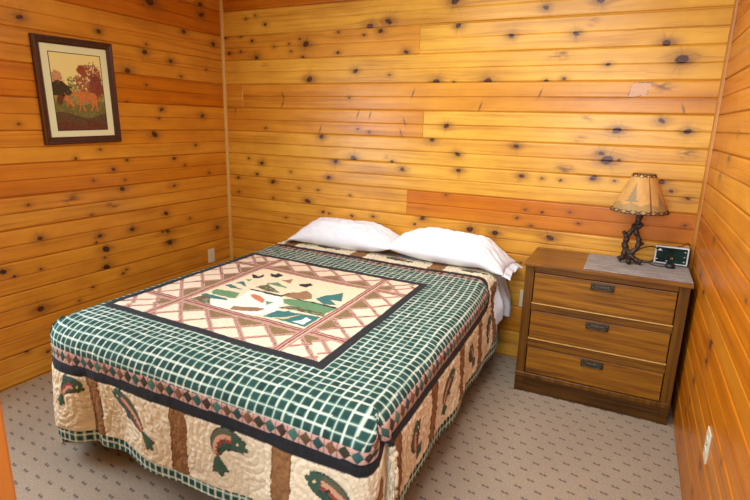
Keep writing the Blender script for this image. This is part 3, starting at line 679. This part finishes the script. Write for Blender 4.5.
def cloth_mat(name, rough=.9, vc='Col', weave=900):
    t = NT(name, rough, spec=.15)
    t.b.inputs['Sheen Weight'].default_value = .04
    a = t.attr(vc).outputs['Color']; n_ = t.noise(t.coord(), weave, 2, .7)
    t.color(t.mix(1.0, a, t.ramp(n_, [(.3, (.84, .84, .84)), (.7, (1.1, 1.1, 1.1))]), 'MULTIPLY'))
    t.bump(n_, .25, .001)
    return t.m
M['quilt'] = cloth_mat('patchwork_quilt_cloth')
us = np.arange(UMIN, UMAX+1e-6, .0043); vs = np.arange(VMIN, VMAX+1e-6, .0043)
U, V = np.meshgrid(us, vs, indexing='ij')
V = np.where(V < -.8, -.8+(V+.8)*((HV+foot_border(U)+.41)-.8)/(-VMIN-.8), V)
colr, hh = paint(U, V)
X, Y, Z = drape(U, V)
Pn = np.stack([X, Y, Z], -1); gu = np.gradient(Pn, axis=0); gv = np.gradient(Pn, axis=1)
nr = np.cross(gu, gv); ln = np.linalg.norm(nr, axis=-1, keepdims=True); nr = nr/np.maximum(ln, 1e-9)
# smooth the normals a little so the padding stays even around folds
for _ in range(3):
    nr = (nr+np.roll(nr, 1, 0)+np.roll(nr, -1, 0)+np.roll(nr, 1, 1)+np.roll(nr, -1, 1)); nr = nr/np.maximum(np.linalg.norm(nr, axis=-1, keepdims=True), 1e-9)
Pn = Pn+nr*(hh[..., None]+.004)
quilt = grid_mesh('quilt', Pn[..., 0], Pn[..., 1], Pn[..., 2], M['quilt'], attrs={'Col': np.concatenate([colr, np.ones(colr.shape[:2]+(1,))], -1)})
sol = quilt.modifiers.new('thickness', 'SOLIDIFY'); sol.thickness = .009; sol.offset = -1
tag(quilt, 'patchwork bedspread with green checks, leaping trout and a mountain scene draped over the bed', 'quilt')

# mattress, box spring, legs
bed = empty('bed', (1.50, -1.03, 0)); tag(bed, 'double bed with dark box spring under the trout bedspread', 'bed')
def rbox(bm, lo, hi, rc, re, seg=6):
    """box with plan-rounded corners rc and softened edges re"""
    lo = Vector(lo); hi = Vector(hi); prof = []
    for i in range(seg+1): a = PI/2*i/seg; prof.append((re*(1-math.sin(a)), lo.z+re*(1-math.cos(a))) if False else (re-re*math.sin(a), lo.z+re-re*math.cos(a)))
    prof += [(re-re*math.cos(PI/2*i/seg), hi.z-re+re*math.sin(PI/2*i/seg)) for i in range(seg+1)]
    rings = []
    for ins, z in prof:
        ring = []
        for cx, cy, a0 in ((hi.x-rc, hi.y-rc, 0), (lo.x+rc, hi.y-rc, PI/2), (lo.x+rc, lo.y+rc, PI), (hi.x-rc, lo.y+rc, 1.5*PI)):
            for k in range(7): a = a0+PI/2*k/6; ring.append(bm.verts.new((cx+(rc-ins)*math.cos(a), cy+(rc-ins)*math.sin(a), z)))
        rings.append(ring)
    n = len(rings[0])
    for a, b in zip(rings, rings[1:]):
        for k in range(n): bm.faces.new((a[k], a[(k+1) % n], b[(k+1) % n], b[k]))
    bm.faces.new(rings[0][::-1]); bm.faces.new(rings[-1])
def child(o, root):
    o.parent = root; o.matrix_parent_inverse = Matrix.Translation(root.location).inverted(); return o
bm = bmesh.new(); rbox(bm, (.70, -1.98, .375), (2.30, -.045, .60), .26, .05); child(obj('mattress', bm, M['mattress'], smooth=True), bed)
bm = bmesh.new(); rbox(bm, (.71, -1.97, .155), (2.33, -.05, .372), .26, .02); child(obj('box_spring', bm, M['black_fabric'], smooth=True), bed)
bm = bmesh.new()
for x0_, x1_ in ((.73, .78), (2.29, 2.34)): box(bm, (x0_, -1.95, .115), (x1_, -.07, .153), .003)
for y0_ in (-1.95, -1.0, -.12): box(bm, (.73, y0_, .115), (2.34, y0_+.04, .152), .003)
child(obj('bed_frame', bm, M['black'], smooth=False), bed)
for lx, ly in ((1.02, -1.93), (2.25, -1.93), (.80, -.16), (2.27, -.16), (.80, -1.0), (2.27, -1.0)):
    bm = bmesh.new(); lathe(bm, [(.026, 0), (.030, .01), (.033, .07), (.038, .115)], (lx, ly, 0), 16); child(obj('leg', bm, M['red_wood'], smooth=True), bed)

# white sheet over the mattress, hanging on the right near the head
us = np.linspace(-.66, 1.12, 160); vs = np.linspace(-.66, 1.185, 150); U, V = np.meshgrid(us, vs, indexing='ij')
def sheet(U, V):
    x = np.where(U > .83, .83, np.where(U < -.60, -.60, U)); oR, dR = arcd(U-.83, .045); oL, dL = arcd(-U-.60, .05); oF, dF = arcd(-V-.62, .03)
    a = x+oR-oL; b = np.maximum(V, -.62)-oF; d = dR+dL+dF
    hang = sstep(.03, .2, dR)
    a = a+hang*(.012*np.sin(V*30)+.008*np.sin(V*53+1))+.02*hang
    z = .618-d+(fbm(U*12, V*12, 21, 3)-.5)*.012*(1-sstep(0, .05, d))+hang*.02*np.sin(V*21)
    a = a+sstep(.4, .83, U)*.050*sstep(.74, .95, V)+hang*.03*sstep(.7, 1., V)
    return 1.434+a, -1.25+b-.0*a, z
X, Y, Z = sheet(U, V)
sh = grid_mesh('fitted_sheet', X, np.minimum(Y, -.035), Z, M['white_cotton'])
sol = sh.modifiers.new('thickness', 'SOLIDIFY'); sol.thickness = .003; sol.offset = -1
tag(sh, 'white bed sheet under the quilt, hanging loose beside the dresser', 'sheet')

# pillows
def pillow(c, L, D, T, rz, rx, seed, label, droop=0.0):
    n, k = 120, 70
    s = np.linspace(-1, 1, n); t = np.linspace(-1, 1, k); S, Tt = np.meshgrid(s, t, indexing='ij')
    prof = (np.clip(1-np.abs(S)**2.6, 0, 1)**.62)*(np.clip(1-np.abs(Tt)**2.2, 0, 1)**.60)
    ped = 1-.10*(1-np.abs(S)**2)*0
    px = S*L/2*(1-.055*(1-np.abs(Tt)**2)*(np.abs(S) > 0)*np.abs(S)); py = Tt*D/2*(1-.10*(1-np.abs(S)**2)*np.abs(Tt)*0-.06*(np.abs(S)**6)*0)
    wr = (fbm(S*3+seed, Tt*2, seed, 3)-.5)*.030+(np.abs(fbm(S*5+seed, Tt*7+S*3, seed+3, 2)-.5)*-.035)+(fbm(S*15+seed, Tt*9, seed+8, 2)-.5)*.008
    edge = np.clip(prof*2.5, 0, 1)
    R = Matrix.Rotation(rz, 3, 'Z') @ Matrix.Rotation(rx, 3, 'X'); R = np.array(R)
    ob = []
    up = T*.62*prof+wr*edge; dn = -T*.38*prof
    parts = []
    for z in (up, dn):
        z = z-droop*sstep(.55, 1, S)
        P = np.stack([px, py, z], -1) @ R.T+np.array(c); parts.append(P)
    A, B = parts
    # join both faces into one closed mesh
    co = np.concatenate([A.reshape(-1, 3), B.reshape(-1, 3)]); N = n*k
    idx = np.arange(N).reshape(n, k)
    q1 = np.stack([idx[:-1, :-1], idx[1:, :-1], idx[1:, 1:], idx[:-1, 1:]], -1).reshape(-1, 4)
    q2 = np.stack([idx[:-1, :-1], idx[:-1, 1:], idx[1:, 1:], idx[1:, :-1]], -1).reshape(-1, 4)+N
    me = bpy.data.meshes.new('pillow'); me.from_pydata(co.tolist(), [], np.concatenate([q1, q2]).tolist())
    bm = bmesh.new(); bm.from_mesh(me); bmesh.ops.remove_doubles(bm, verts=bm.verts, dist=.0008); bm.to_mesh(me); bm.free()
    me.materials.append(M['white_cotton'])
    for p_ in me.polygons: p_.use_smooth = True
    o = bpy.data.objects.new('pillow', me); C.objects.link(o)
    # open end of the pillow case
    hs = np.linspace(0, 1, 14); ht = np.linspace(-1, 1, 60); H, K = np.meshgrid(hs, ht, indexing='ij')
    E = 1.0
    hx = L/2*(.945+.055*np.abs(K)**2)+H*.055-.012; hy = K*D/2*(.99); hz = (1-H)*.012*(1-np.abs(K)**4)+.010*np.sin(K*9+seed)*H-droop-.02*H-.004
    P = np.stack([hx, hy, hz], -1) @ R.T+np.array(c)
    hm = grid_mesh('pillowcase_hem', P[..., 0], P[..., 1], P[..., 2], M['white_cotton'], parent=o)
    sl = hm.modifiers.new('thickness', 'SOLIDIFY'); sl.thickness = .004
    tag(o, label, 'pillow', 'white pillows at the head of the bed'); return o
pillow((1.22, -.155, .715), .83, .285, .215, PI, -.06, 3, 'plump white pillow at the left half of the bed, farther from the dresser', .03)
pillow((2.0, -.168, .722), .82, .30, .215, -.06, .06, 9, 'plump white pillow at the right half of the bed, its open end towards the dresser', .055)

# ---------------------------------------------------------------- dresser
dr = empty('dresser', (2.9415, -.23, 0)); tag(dr, 'dark brown three-drawer wooden dresser in the corner beside the bed', 'dresser')
X0, X1, YB, Yf = 2.54, 3.343, -.022, -.440
bm = bmesh.new(); box(bm, (X0-.008, Yf-.018, .767), (X1+.010, YB+.006, .786), .004, 3); child(obj('top', bm, M['oak_top']), dr)
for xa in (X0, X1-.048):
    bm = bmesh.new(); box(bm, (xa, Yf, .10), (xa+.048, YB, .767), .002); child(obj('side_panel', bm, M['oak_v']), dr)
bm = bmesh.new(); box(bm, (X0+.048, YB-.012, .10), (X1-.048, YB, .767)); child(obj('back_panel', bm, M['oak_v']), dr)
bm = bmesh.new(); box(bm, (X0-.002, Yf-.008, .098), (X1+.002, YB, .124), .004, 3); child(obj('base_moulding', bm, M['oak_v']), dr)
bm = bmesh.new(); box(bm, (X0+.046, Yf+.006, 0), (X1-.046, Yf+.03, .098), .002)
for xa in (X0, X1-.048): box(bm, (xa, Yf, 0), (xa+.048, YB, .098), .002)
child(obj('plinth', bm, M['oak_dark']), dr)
xi0, xi1 = X0+.050, X1-.050
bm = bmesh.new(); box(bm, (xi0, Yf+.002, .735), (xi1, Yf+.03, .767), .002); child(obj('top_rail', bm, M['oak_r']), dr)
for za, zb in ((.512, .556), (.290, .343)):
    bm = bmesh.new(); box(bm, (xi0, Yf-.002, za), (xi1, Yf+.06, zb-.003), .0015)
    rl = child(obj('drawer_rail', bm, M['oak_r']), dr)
    bm = bmesh.new(); box(bm, (xi0, Yf-.006, zb-.0045), (xi1, Yf+.02, zb), .0012); e = obj('rail_edge_highlight', bm, M['trim_light'], rl)  # pale strip: highlight of the rounded rail edge, put into the colour
def handle(cx, z0, z1, root):
    h = obj('handle', (lambda b: (box(b, (cx-.058, Yf-.0045, z0), (cx+.058, Yf+.001, z1), .0022, 2), b)[1])(bmesh.new()), M['brass_dark'], root)
    b = bmesh.new(); box(b, (cx-.047, Yf-.0075, z0+.006), (cx+.047, Yf-.0042, z1-.006), .002, 2)
    for k in range(9): lathe(b, [(.0035, 0), (.0028, .0015), (0.0008, .0022)], (0, 0, 0), 8) if False else None
    obj('plate', b, M['slot'], h)
    b = bmesh.new(); zc = (z0+z1)/2-.002
    tube(b, spline([(cx-.050, Yf-.005, zc+.007), (cx-.046, Yf-.015, zc-.001), (cx-.02, Yf-.020, zc-.009), (cx+.02, Yf-.020, zc-.009), (cx+.046, Yf-.015, zc-.001), (cx+.050, Yf-.005, zc+.007)], 5), .0034, 8)
    for sx in (-1, 1): box(b, (cx+sx*.050-.006, Yf-.012, zc-.002), (cx+sx*.050+.006, Yf-.004, zc+.014), .002)
    obj('pull', b, M['brass_dark'], h)
    b = bmesh.new()
    for k in range(7): x = cx-.030+.010*k; box(b, (x-.0036, Yf-.0090, zc-.001), (x+.0036, Yf-.0074, zc+.008), .0010, 1)
    obj('ornament', b, M['brass_lite'], h)
    return h
for za, zb in ((.559, .731), (.347, .508), (.128, .286)):
    bm = bmesh.new(); box(bm, (xi0+.003, Yf+.001, za), (xi1-.003, Yf+.022, zb), .0035, 2)
    d = child(obj('drawer', bm, M['oak_h']), dr)
    handle(2.944, zb-.048, zb-.009, d)

# woven mat
def woven():
    t = NT('grey_woven_placemat', .75, spec=.25); co = t.coord(); x, y, z = t.sep(co)
    a = t.math('ABSOLUTE', t.math('SUBTRACT', t.math('FRACT', t.math('MULTIPLY', x, 210.)), .5)); b = t.math('ABSOLUTE', t.math('SUBTRACT', t.math('FRACT', t.math('MULTIPLY', y, 210.)), .5))
    n1 = t.noise(t.mapv(co, (60, 600, 1)), 1, 2); n2 = t.noise(t.mapv(co, (600, 60, 1)), 1, 2)
    f = t.math('ADD', t.math('MULTIPLY', t.math('ADD', a, b), .5), t.math('MULTIPLY', t.math('ADD', n1, n2), .5))
    g1 = t.noise(t.mapv(co, (9, 70, 1)), 1, 2); f = t.math('ADD', f, t.math('MULTIPLY', t.math('SUBTRACT', g1, .5), .5))
    t.color(t.ramp(f, [(.55, (.15, .13, .115)), (.8, (.36, .33, .30)), (1.0, (.56, .53, .49))])); t.bump(f, .4, .001)
    return t.m
M['woven'] = woven()
bm = bmesh.new(); box(bm, (2.838, -.428, .7865), (3.352, -.036, .7890), .001, 1)
o = obj('placemat', bm, M['woven']); tag(o, 'grey woven placemat lying on the right side of the dresser top', 'placemat')

# ---------------------------------------------------------------- lamp
TZ = .7895
LX, LY = 3.062, -.165
lamp = empty('table_lamp', (LX, LY, TZ)); tag(lamp, 'rustic table lamp with branch base and laced tan shade on the dresser', 'lamp')
def branch(bm, pts, r0, r1, seed, seg=10):
    r0 *= 1.42; r1 *= 1.2
    P = spline([(a, b, c+.008) for a, b, c in pts], 7); n = len(P); rr = random.Random(seed)
    rad = [(r0+(r1-r0)*i/(n-1))*(1+.13*math.sin(i*1.1+seed)+rr.uniform(-.12, .12)) for i in range(n)]
    tube(bm, P, rad, seg)
bm = bmesh.new()
branch(bm, [(-.062, -.012, .010), (-.045, -.004, .022), (-.036, 0, .06), (-.038, .004, .11), (-.028, 0, .155), (-.008, 0, .19), (.012, 0, .235), (.014, 0, .285)], .011, .012, 1)
branch(bm, [(.052, -.022, .008), (.024, -.012, .018), (-.004, -.006, .045), (.022, -.004, .085), (.026, .0, .13), (.006, .002, .175), (.010, .003, .22), (.006, 0, .27)], .010, .011, 2)
branch(bm, [(-.02, .05, .008), (-.012, .02, .02), (-.01, .0, .04), (-.03, 0, .075)], .010, .009, 3)
branch(bm, [(-.01, -.055, .008), (-.012, -.03, .018), (-.008, -.008, .035), (.012, 0, .07)], .010, .009, 4)
for a, b, c_ in (((-.034, 0, .135), (-.05, -.004, .160), (-.056, -.004, .172)), ((.012, 0, .20), (.028, -.006, .214), (.036, -.006, .222)), ((.024, 0, .10), (.042, .004, .108), (.05, .004, .116)), ((-.038, 0, .09), (-.052, .002, .097), (-.056, .002, .098)), ((.0, 0, .19), (-.012, -.01, .21), (-.018, -.012, .215))):
    branch(bm, [a, b, c_], .009, .0065, 5, 8)
obj('base', bm, M['bronze'], lamp, True)
bm = bmesh.new(); lathe(bm, [(.014, .27), (.016, .275), (.016, .318), (.010, .325), (.010, .335)], (.008, 0, 0), 16); obj('socket', bm, M['brass_dark'], lamp, True)
bm = bmesh.new(); lathe(bm, [(.010, .335), (.018, .35), (.030, .385), (.030, .40), (.018, .428), (.002, .435)], (.008, 0, 0), 20); obj('bulb', bm, M['clock_white'], lamp, True)
# shade: parchment panels laced with leather
H0, H1, RB, RT = .298, .500, .144, .054
na, nz_ = 193, 80
A, T = np.meshgrid(np.linspace(0, 2*PI, na), np.linspace(0, 1, nz_), indexing='ij')
def shade_r(t): return RB+(RT-RB)*t
Rr = shade_r(T)*(1-.010*np.abs(np.sin(A*3))); SX = .006+Rr*np.cos(A); SY = Rr*np.sin(A); SZ = H0+(H1-H0)*T
spn = fbm(A*5, T*7, 2, 3)[..., None]; fib = fbm(A*46, T*5, 6, 2)[..., None]
sc_col = srgb(200, 150, 84)*(.80+.28*spn+.14*fib)
ground = (T < .24+.03*np.sin(A*9)); sc_col = np.where(ground[..., None], srgb(168, 134, 82)*(.8+.3*spn), sc_col)
for a0, t0, hgt, wd in ((-1.98, .30, .50, .30), (-.62, .22, .34, .24), (.7, .3, .5, .3), (2.6, .3, .5, .3)):
    da = (A-a0+PI) % (2*PI)-PI; y = (T-t0)/hgt
    ok = (y > 0) & (y < 1); tier = 1-((y*5) % 1)*.45; wid = wd*(1-y)*tier
    tr_ = ok & (np.abs(da) < wid*(.75+.5*fbm(A*60, T*60, 5, 2))) | ((np.abs(da) < .018) & (y > -.12) & (y <= 0))
    sc_col = np.where(tr_[..., None], srgb(150, 124, 84), sc_col)
for a0 in (-1.16, .9, 2.95): sc_col = np.where((np.abs((A-a0+PI) % (2*PI)-PI) < .022)[..., None], srgb(120, 72, 30), sc_col)
tsh = NT('parchment_lampshade', .6, spec=.3); tsh.color(tsh.attr('Col').outputs['Color'])
tsh.b.inputs['Subsurface Weight'].default_value = 0.0
M['shade'] = tsh.m
shd = grid_mesh('lamp_shade', SX, SY, SZ, M['shade'], parent=lamp, attrs={'Col': np.concatenate([sc_col, np.ones(sc_col.shape[:2]+(1,))], -1)})
sol = shd.modifiers.new('thickness', 'SOLIDIFY'); sol.thickness = .0016; sol.offset = 0
bm = bmesh.new()
for z_, cnt in ((.010, 26), (.488, 0)):
    pass
def ring_pt(a, t): r = shade_r(t)+.0016; return Vector((.006+r*math.cos(a), r*math.sin(a), H0+(H1-H0)*t))
for t0, t1, cnt in ((.012, .085, 18), (.925, .988, 11)):
    bm = bmesh.new()
    for k in range(cnt):
        a, b = 2*PI*k/cnt, 2*PI*(k+.72)/cnt
        tube(bm, [ring_pt(a, t0), ring_pt((a+b)/2, (t0+t1)/2)*1.0, ring_pt(b, t1)], .0021, 6)
        tube(bm, [ring_pt(a, t1), ring_pt((a+b)/2, (t0+t1)/2)*1.0, ring_pt(b, t0)], .0021, 6)
    obj('lacing', bm, M['rawhide_lace'], shd, True)
for t in (0.0, 1.0):
    bm = bmesh.new(); tube(bm, [ring_pt(2*PI*k/48, t) for k in range(49)], .0022, 6, False)
    obj('rim', bm, M['rawhide_lace'], shd, True)
bm = bmesh.new()
for k in range(3): a = 2*PI*k/3; tube(bm, [(.008, 0, .44), (.006+.052*math.cos(a), .052*math.sin(a), .492)], .0014, 6)
lathe(bm, [(.003, .425), (.005, .432), (.005, .445), (.002, .45)], (.008, 0, 0), 10)
obj('harp', bm, M['brass_dark'], lamp, True)
bm = bmesh.new()
tube(bm, spline([(.02, .0, .070), (.05, .01, .093), (.085, .035, .100), (.115, .06, .094), (.135, .085, .070), (.14, .105, .03), (.13, .118, .006)], 8), .0032, 8)
obj('power_cord', bm, M['cord'], lamp, True)

# ---------------------------------------------------------------- clock
ck_ = empty('alarm_clock', (3.262, -.085, TZ), -.05); tag(ck_, 'small digital clock with a white rim and dark face beside the lamp', 'clock')
Rt = Matrix.Rotation(-.12, 4, 'X')
bm = bmesh.new(); box(bm, (-.083, -.018, .004), (.083, .006, .104), .006, 3, mat=Rt); obj('casing', bm, M['clock_white'], ck_, False)
bm = bmesh.new(); box(bm, (-.078, .007, .006), (.090, .036, .096), .006, 2, mat=Rt); obj('back_housing', bm, M['black'], ck_)
fm = NT('dark_glass_face', .6, spec=.08); fn = fm.noise(fm.coord(), 16, 2)
fm.color(fm.ramp(fn, [(.35, (.006, .009, .008)), (.6, (.010, .030, .022)), (.8, (.018, .055, .04))]))  # green patches paint a faint reflection into the dark glass
bm = bmesh.new(); box(bm, (-.075, -.0200, .012), (.075, -.0175, .096), .001, 1, mat=Rt); fc = obj('screen', bm, fm.m, ck_)
em = bpy.data.materials.new('orange_display_segment'); em.use_nodes = True; eb = em.node_tree.nodes['Principled BSDF']
eb.inputs['Base Color'].default_value = (.5, .12, .02, 1); eb.inputs['Emission Color'].default_value = (1, .30, .05, 1); eb.inputs['Emission Strength'].default_value = .35
bm = bmesh.new()
for x in (.000, .010): box(bm, (x-.0016, -.0212, .030), (x+.0016, -.0200, .046), mat=Rt)
bm.free()
for x in (.000, .007):
    bm = bmesh.new(); box(bm, (x-.0010, -.0212, .034), (x+.0010, -.0200, .044), mat=Rt); obj('digit', bm, em, fc)
bm = bmesh.new(); vs = [bm.verts.new(Rt @ Vector(q)) for q in ((-.071, -.0206, .076), (-.046, -.0206, .076), (-.054, -.0206, .083), (-.059, -.0206, .090), (-.065, -.0206, .082))]
bm.faces.new(vs); g_ = bmesh.ops.extrude_face_region(bm, geom=bm.faces[:]); [setattr(v, 'co', v.co+Vector((0, .0006, 0))) for v in g_['geom'] if isinstance(v, bmesh.types.BMVert)]
bmesh.ops.recalc_face_normals(bm, faces=bm.faces); obj('marking', bm, M['clock_white'], fc)
for x, z in ((-.068, .028), (.064, .080), (.064, .052), (.064, .026), (-.02, .022)):
    bm = bmesh.new(); box(bm, (x-.003, -.0210, z-.002), (x+.003, -.0201, z+.002), mat=Rt); obj('marking', bm, M['clock_white'], fc)
bm = bmesh.new()
tube(bm, spline([(-.068, .03, .03), (-.088, .01, .012), (-.105, -.02, .004), (-.14, -.035, .0034), (-.165, -.03, .0034), (-.185, -.015, .0034), (-.2, .01, .0034)], 8), .003, 8)
obj('power_cord', bm, M['cord'], ck_, True)
bm = bmesh.new()
tube(bm, spline([(.02, .035, .098), (.045, .04, .106), (.06, .045, .118), (.075, .055, .122), (.085, .06, .10), (.09, .06, .05)], 8), .0022, 6)
obj('antenna_wire', bm, M['cord'], ck_, True)
pk = empty('black_disc', (3.258, -.158, TZ)); pk.name = 'plug_adapter'
tag(pk, 'small round black plug lying in front of the dark-faced clock', 'adapter')
bm = bmesh.new(); lathe(bm, [(.021, 0), (.025, .005), (.025, .017), (.020, .023), (.008, .024)], (0, 0, 0), 24); obj('body', bm, M['black'], pk, True)
bm = bmesh.new(); tube(bm, spline([(-.018, .0, .008), (-.04, -.008, .004), (-.06, -.004, .0034), (-.085, .012, .0034), (-.1, .03, .0034)], 8), .0028, 8); obj('lead', bm, M['cord'], pk, True)

# ---------------------------------------------------------------- picture
pic = empty('framed_picture', (0.004, -1.2480, 1.6500)); pic.rotation_euler = (math.radians(1.3), 0, 0)
tag(pic, 'dark framed picture of deer by autumn trees hanging on the left wall', 'picture')
HW, HH, FW = .246, .296, .041
bm = bmesh.new()
prof = [(0, 0), (0, .016), (.006, .023), (.014, .024), (.022, .019), (.032, .017), (.038, .012), (FW, .011), (FW, 0)]
rings = []
for sx, sz in ((-1, -1), (1, -1), (1, 1), (-1, 1)):
    rings.append([bm.verts.new((d, sx*(HW-o_), sz*(HH-o_))) for o_, d in prof])
for i in range(4):
    a, b = rings[i], rings[(i+1) % 4]
    for k in range(len(prof)): k2 = (k+1) % len(prof); bm.faces.new((a[k], b[k], b[k2], a[k2]))
bmesh.ops.recalc_face_normals(bm, faces=bm.faces); obj('frame', bm, M['frame'], pic)
bm = bmesh.new(); box(bm, (.002, -HW+FW-.004, -HH+FW-.004), (.007, HW-FW+.004, HH-FW+.004)); obj('mat_board', bm, M['mat_board'], pic)
# print  (local y: left = -y ; the wall is seen from +x so left in the photo is -y)
bm = bmesh.new(); py0, py1, pz0, pz1 = -.1575, .1575, -.2165, .2115
for lo, hi in (((.0068, py0-.004, pz0-.004), (.0080, py1+.004, pz0)), ((.0068, py0-.004, pz1), (.0080, py1+.004, pz1+.004)), ((.0068, py0-.004, pz0), (.0080, py0, pz1)), ((.0068, py1, pz0), (.0080, py1+.004, pz1))): box(bm, lo, hi)
obj('inner_border', bm, M['frame_lip'], pic)
Pp, Rr_ = np.meshgrid(np.linspace(0, 1, 150), np.linspace(0, 1, 200), indexing='ij')
def blob(cx, cy, rx, ry, k=.5, s=1, f=26):
    return (((Pp-cx)/rx)**2+((Rr_-cy)/ry)**2) < (1+k*(fbm(Pp*f, Rr_*f*1.3, s, 3)-.5)*3)
n3 = fbm(Pp*40, Rr_*52, 33, 3)[..., None]; n4 = fbm(Pp*9, Rr_*12, 34, 3)[..., None]
pc_ = srgb(236, 220, 146)*(.90+.14*Rr_[..., None])*(1+.0*n3)
def put(mask, c, var=.5): 
    global pc_
    pc_ = np.where(mask[..., None], c*(1-var/2+var*n3*1.1), pc_)
put(blob(.10, .68, .11, .10, s=1), srgb(196, 142, 96))
put(Rr_ < .50, srgb(150, 132, 74), .8)
put(blob(.42, .60, .13, .12, s=2) & (n3[..., 0] > .40), srgb(126, 128, 66), .9)
put(blob(.14, .53, .20, .11, s=3), srgb(58, 48, 30), 1.1)
put(blob(.66, .62, .22, .17, s=4) & (n3[..., 0] > .38), srgb(144, 80, 62), 1.2); put(blob(.78, .76, .20, .14, s=5) & (n3[..., 0] > .40), srgb(142, 76, 60), 1.2); put(blob(.86, .58, .16, .16, s=6), srgb(126, 64, 52), 1.2); put(blob(.60, .80, .10, .07, s=7), srgb(146, 72, 50), .9)
put(Rr_ < .36+.03*np.sin(Pp*9), srgb(112, 104, 56), 1.0); put(Rr_ < .20+.04*np.sin(Pp*6+1), srgb(88, 66, 44), 1.0); put(Rr_ < .09+.03*np.sin(Pp*11), srgb(96, 52, 40), .9)
put(blob(.10, .40, .07, .06, s=8), srgb(96, 52, 36), .8)
deer = srgb(196, 114, 60)
def poly01(L): return inpoly(Pp, Rr_, L)
for L in ([(.42, .49), (.50, .515), (.70, .51), (.80, .50), (.85, .46), (.84, .40), (.72, .385), (.58, .385), (.48, .40), (.44, .44)], [(.44, .50), (.36, .50), (.34, .475), (.40, .46), (.46, .45)], [(.36, .50), (.38, .545), (.41, .50)],
          [(.49, .40), (.47, .30), (.45, .255), (.475, .255), (.50, .31), (.53, .40)], [(.54, .39), (.57, .30), (.60, .25), (.575, .25), (.545, .30), (.51, .39)], [(.75, .40), (.80, .33), (.82, .245), (.85, .245), (.84, .33), (.85, .42)], [(.68, .39), (.74, .33), (.69, .255), (.72, .255), (.78, .33), (.77, .40)],
          [(.19, .44), (.24, .46), (.33, .40), (.38, .33), (.36, .31), (.28, .35), (.20, .39)], [(.24, .46), (.20, .50), (.22, .44)], [(.31, .37), (.33, .27), (.35, .27), (.345, .36)], [(.23, .38), (.23, .30), (.25, .30), (.26, .38)]):
    put(poly01(L), deer, .55)
pm = NT('printed_paper', .35, spec=.4); pm.color(pm.attr('Col').outputs['Color'])
pr = grid_mesh('print', np.full(Pp.shape, .0076), py0+(py1-py0)*Pp, pz0+(pz1-pz0)*Rr_, pm.m, parent=pic, attrs={'Col': np.concatenate([np.clip(pc_, 0, 1), np.ones(pc_.shape[:2]+(1,))], -1)})

# ---------------------------------------------------------------- outlets
def outlet(loc, rz, label):
    r = empty('wall_outlet', loc, rz); tag(r, label, 'outlet')
    bm = bmesh.new(); box(bm, (-.0355, -.006, -.0575), (.0355, .0, .0575), .003, 3); obj('cover_plate', bm, M['ivory'], r)
    for s in (-1, 1):
        bm = bmesh.new(); n = 24; vs = []
        for dz in (-.0062, -.0090):
            vs.append([bm.verts.new((.0165*math.cos(2*PI*k/n), dz, s*.0195+max(-.0125, min(.0125, .0168*math.sin(2*PI*k/n))))) for k in range(n)])
        for k in range(n): bm.faces.new((vs[0][k], vs[0][(k+1) % n], vs[1][(k+1) % n], vs[1][k]))
        bm.faces.new(vs[1]); bmesh.ops.recalc_face_normals(bm, faces=bm.faces); so = obj('socket', bm, M['ivory'], r)
        bm = bmesh.new(); box(bm, (-.0075, -.0094, s*.0195-.002), (-.0055, -.0088, s*.0195+.006)); box(bm, (.0055, -.0094, s*.0195-.001), (.0075, -.0088, s*.0195+.005)); lathe(bm, [(.0022, -.0002), (.0022, .0006)], (0, -.0090, s*.0195-.006), 10)
        obj('slot', bm, M['slot'], so)
    bm = bmesh.new(); box(bm, (-.0028, -.0075, -.0028), (.0028, -.006, .0028), .001, 2); obj('screw', bm, M['brass_lite'], r)
    return r
outlet((0.0, -.238, .427), PI/2, 'ivory power outlet low on the left wall above the far edge of the bed')
outlet((2.484, 0.0, .425), 0, 'ivory power outlet on the back wall between bed and dresser')
outlet((W, -1.347, .440), -PI/2, 'ivory power outlet low on the right wall in front of the dresser')
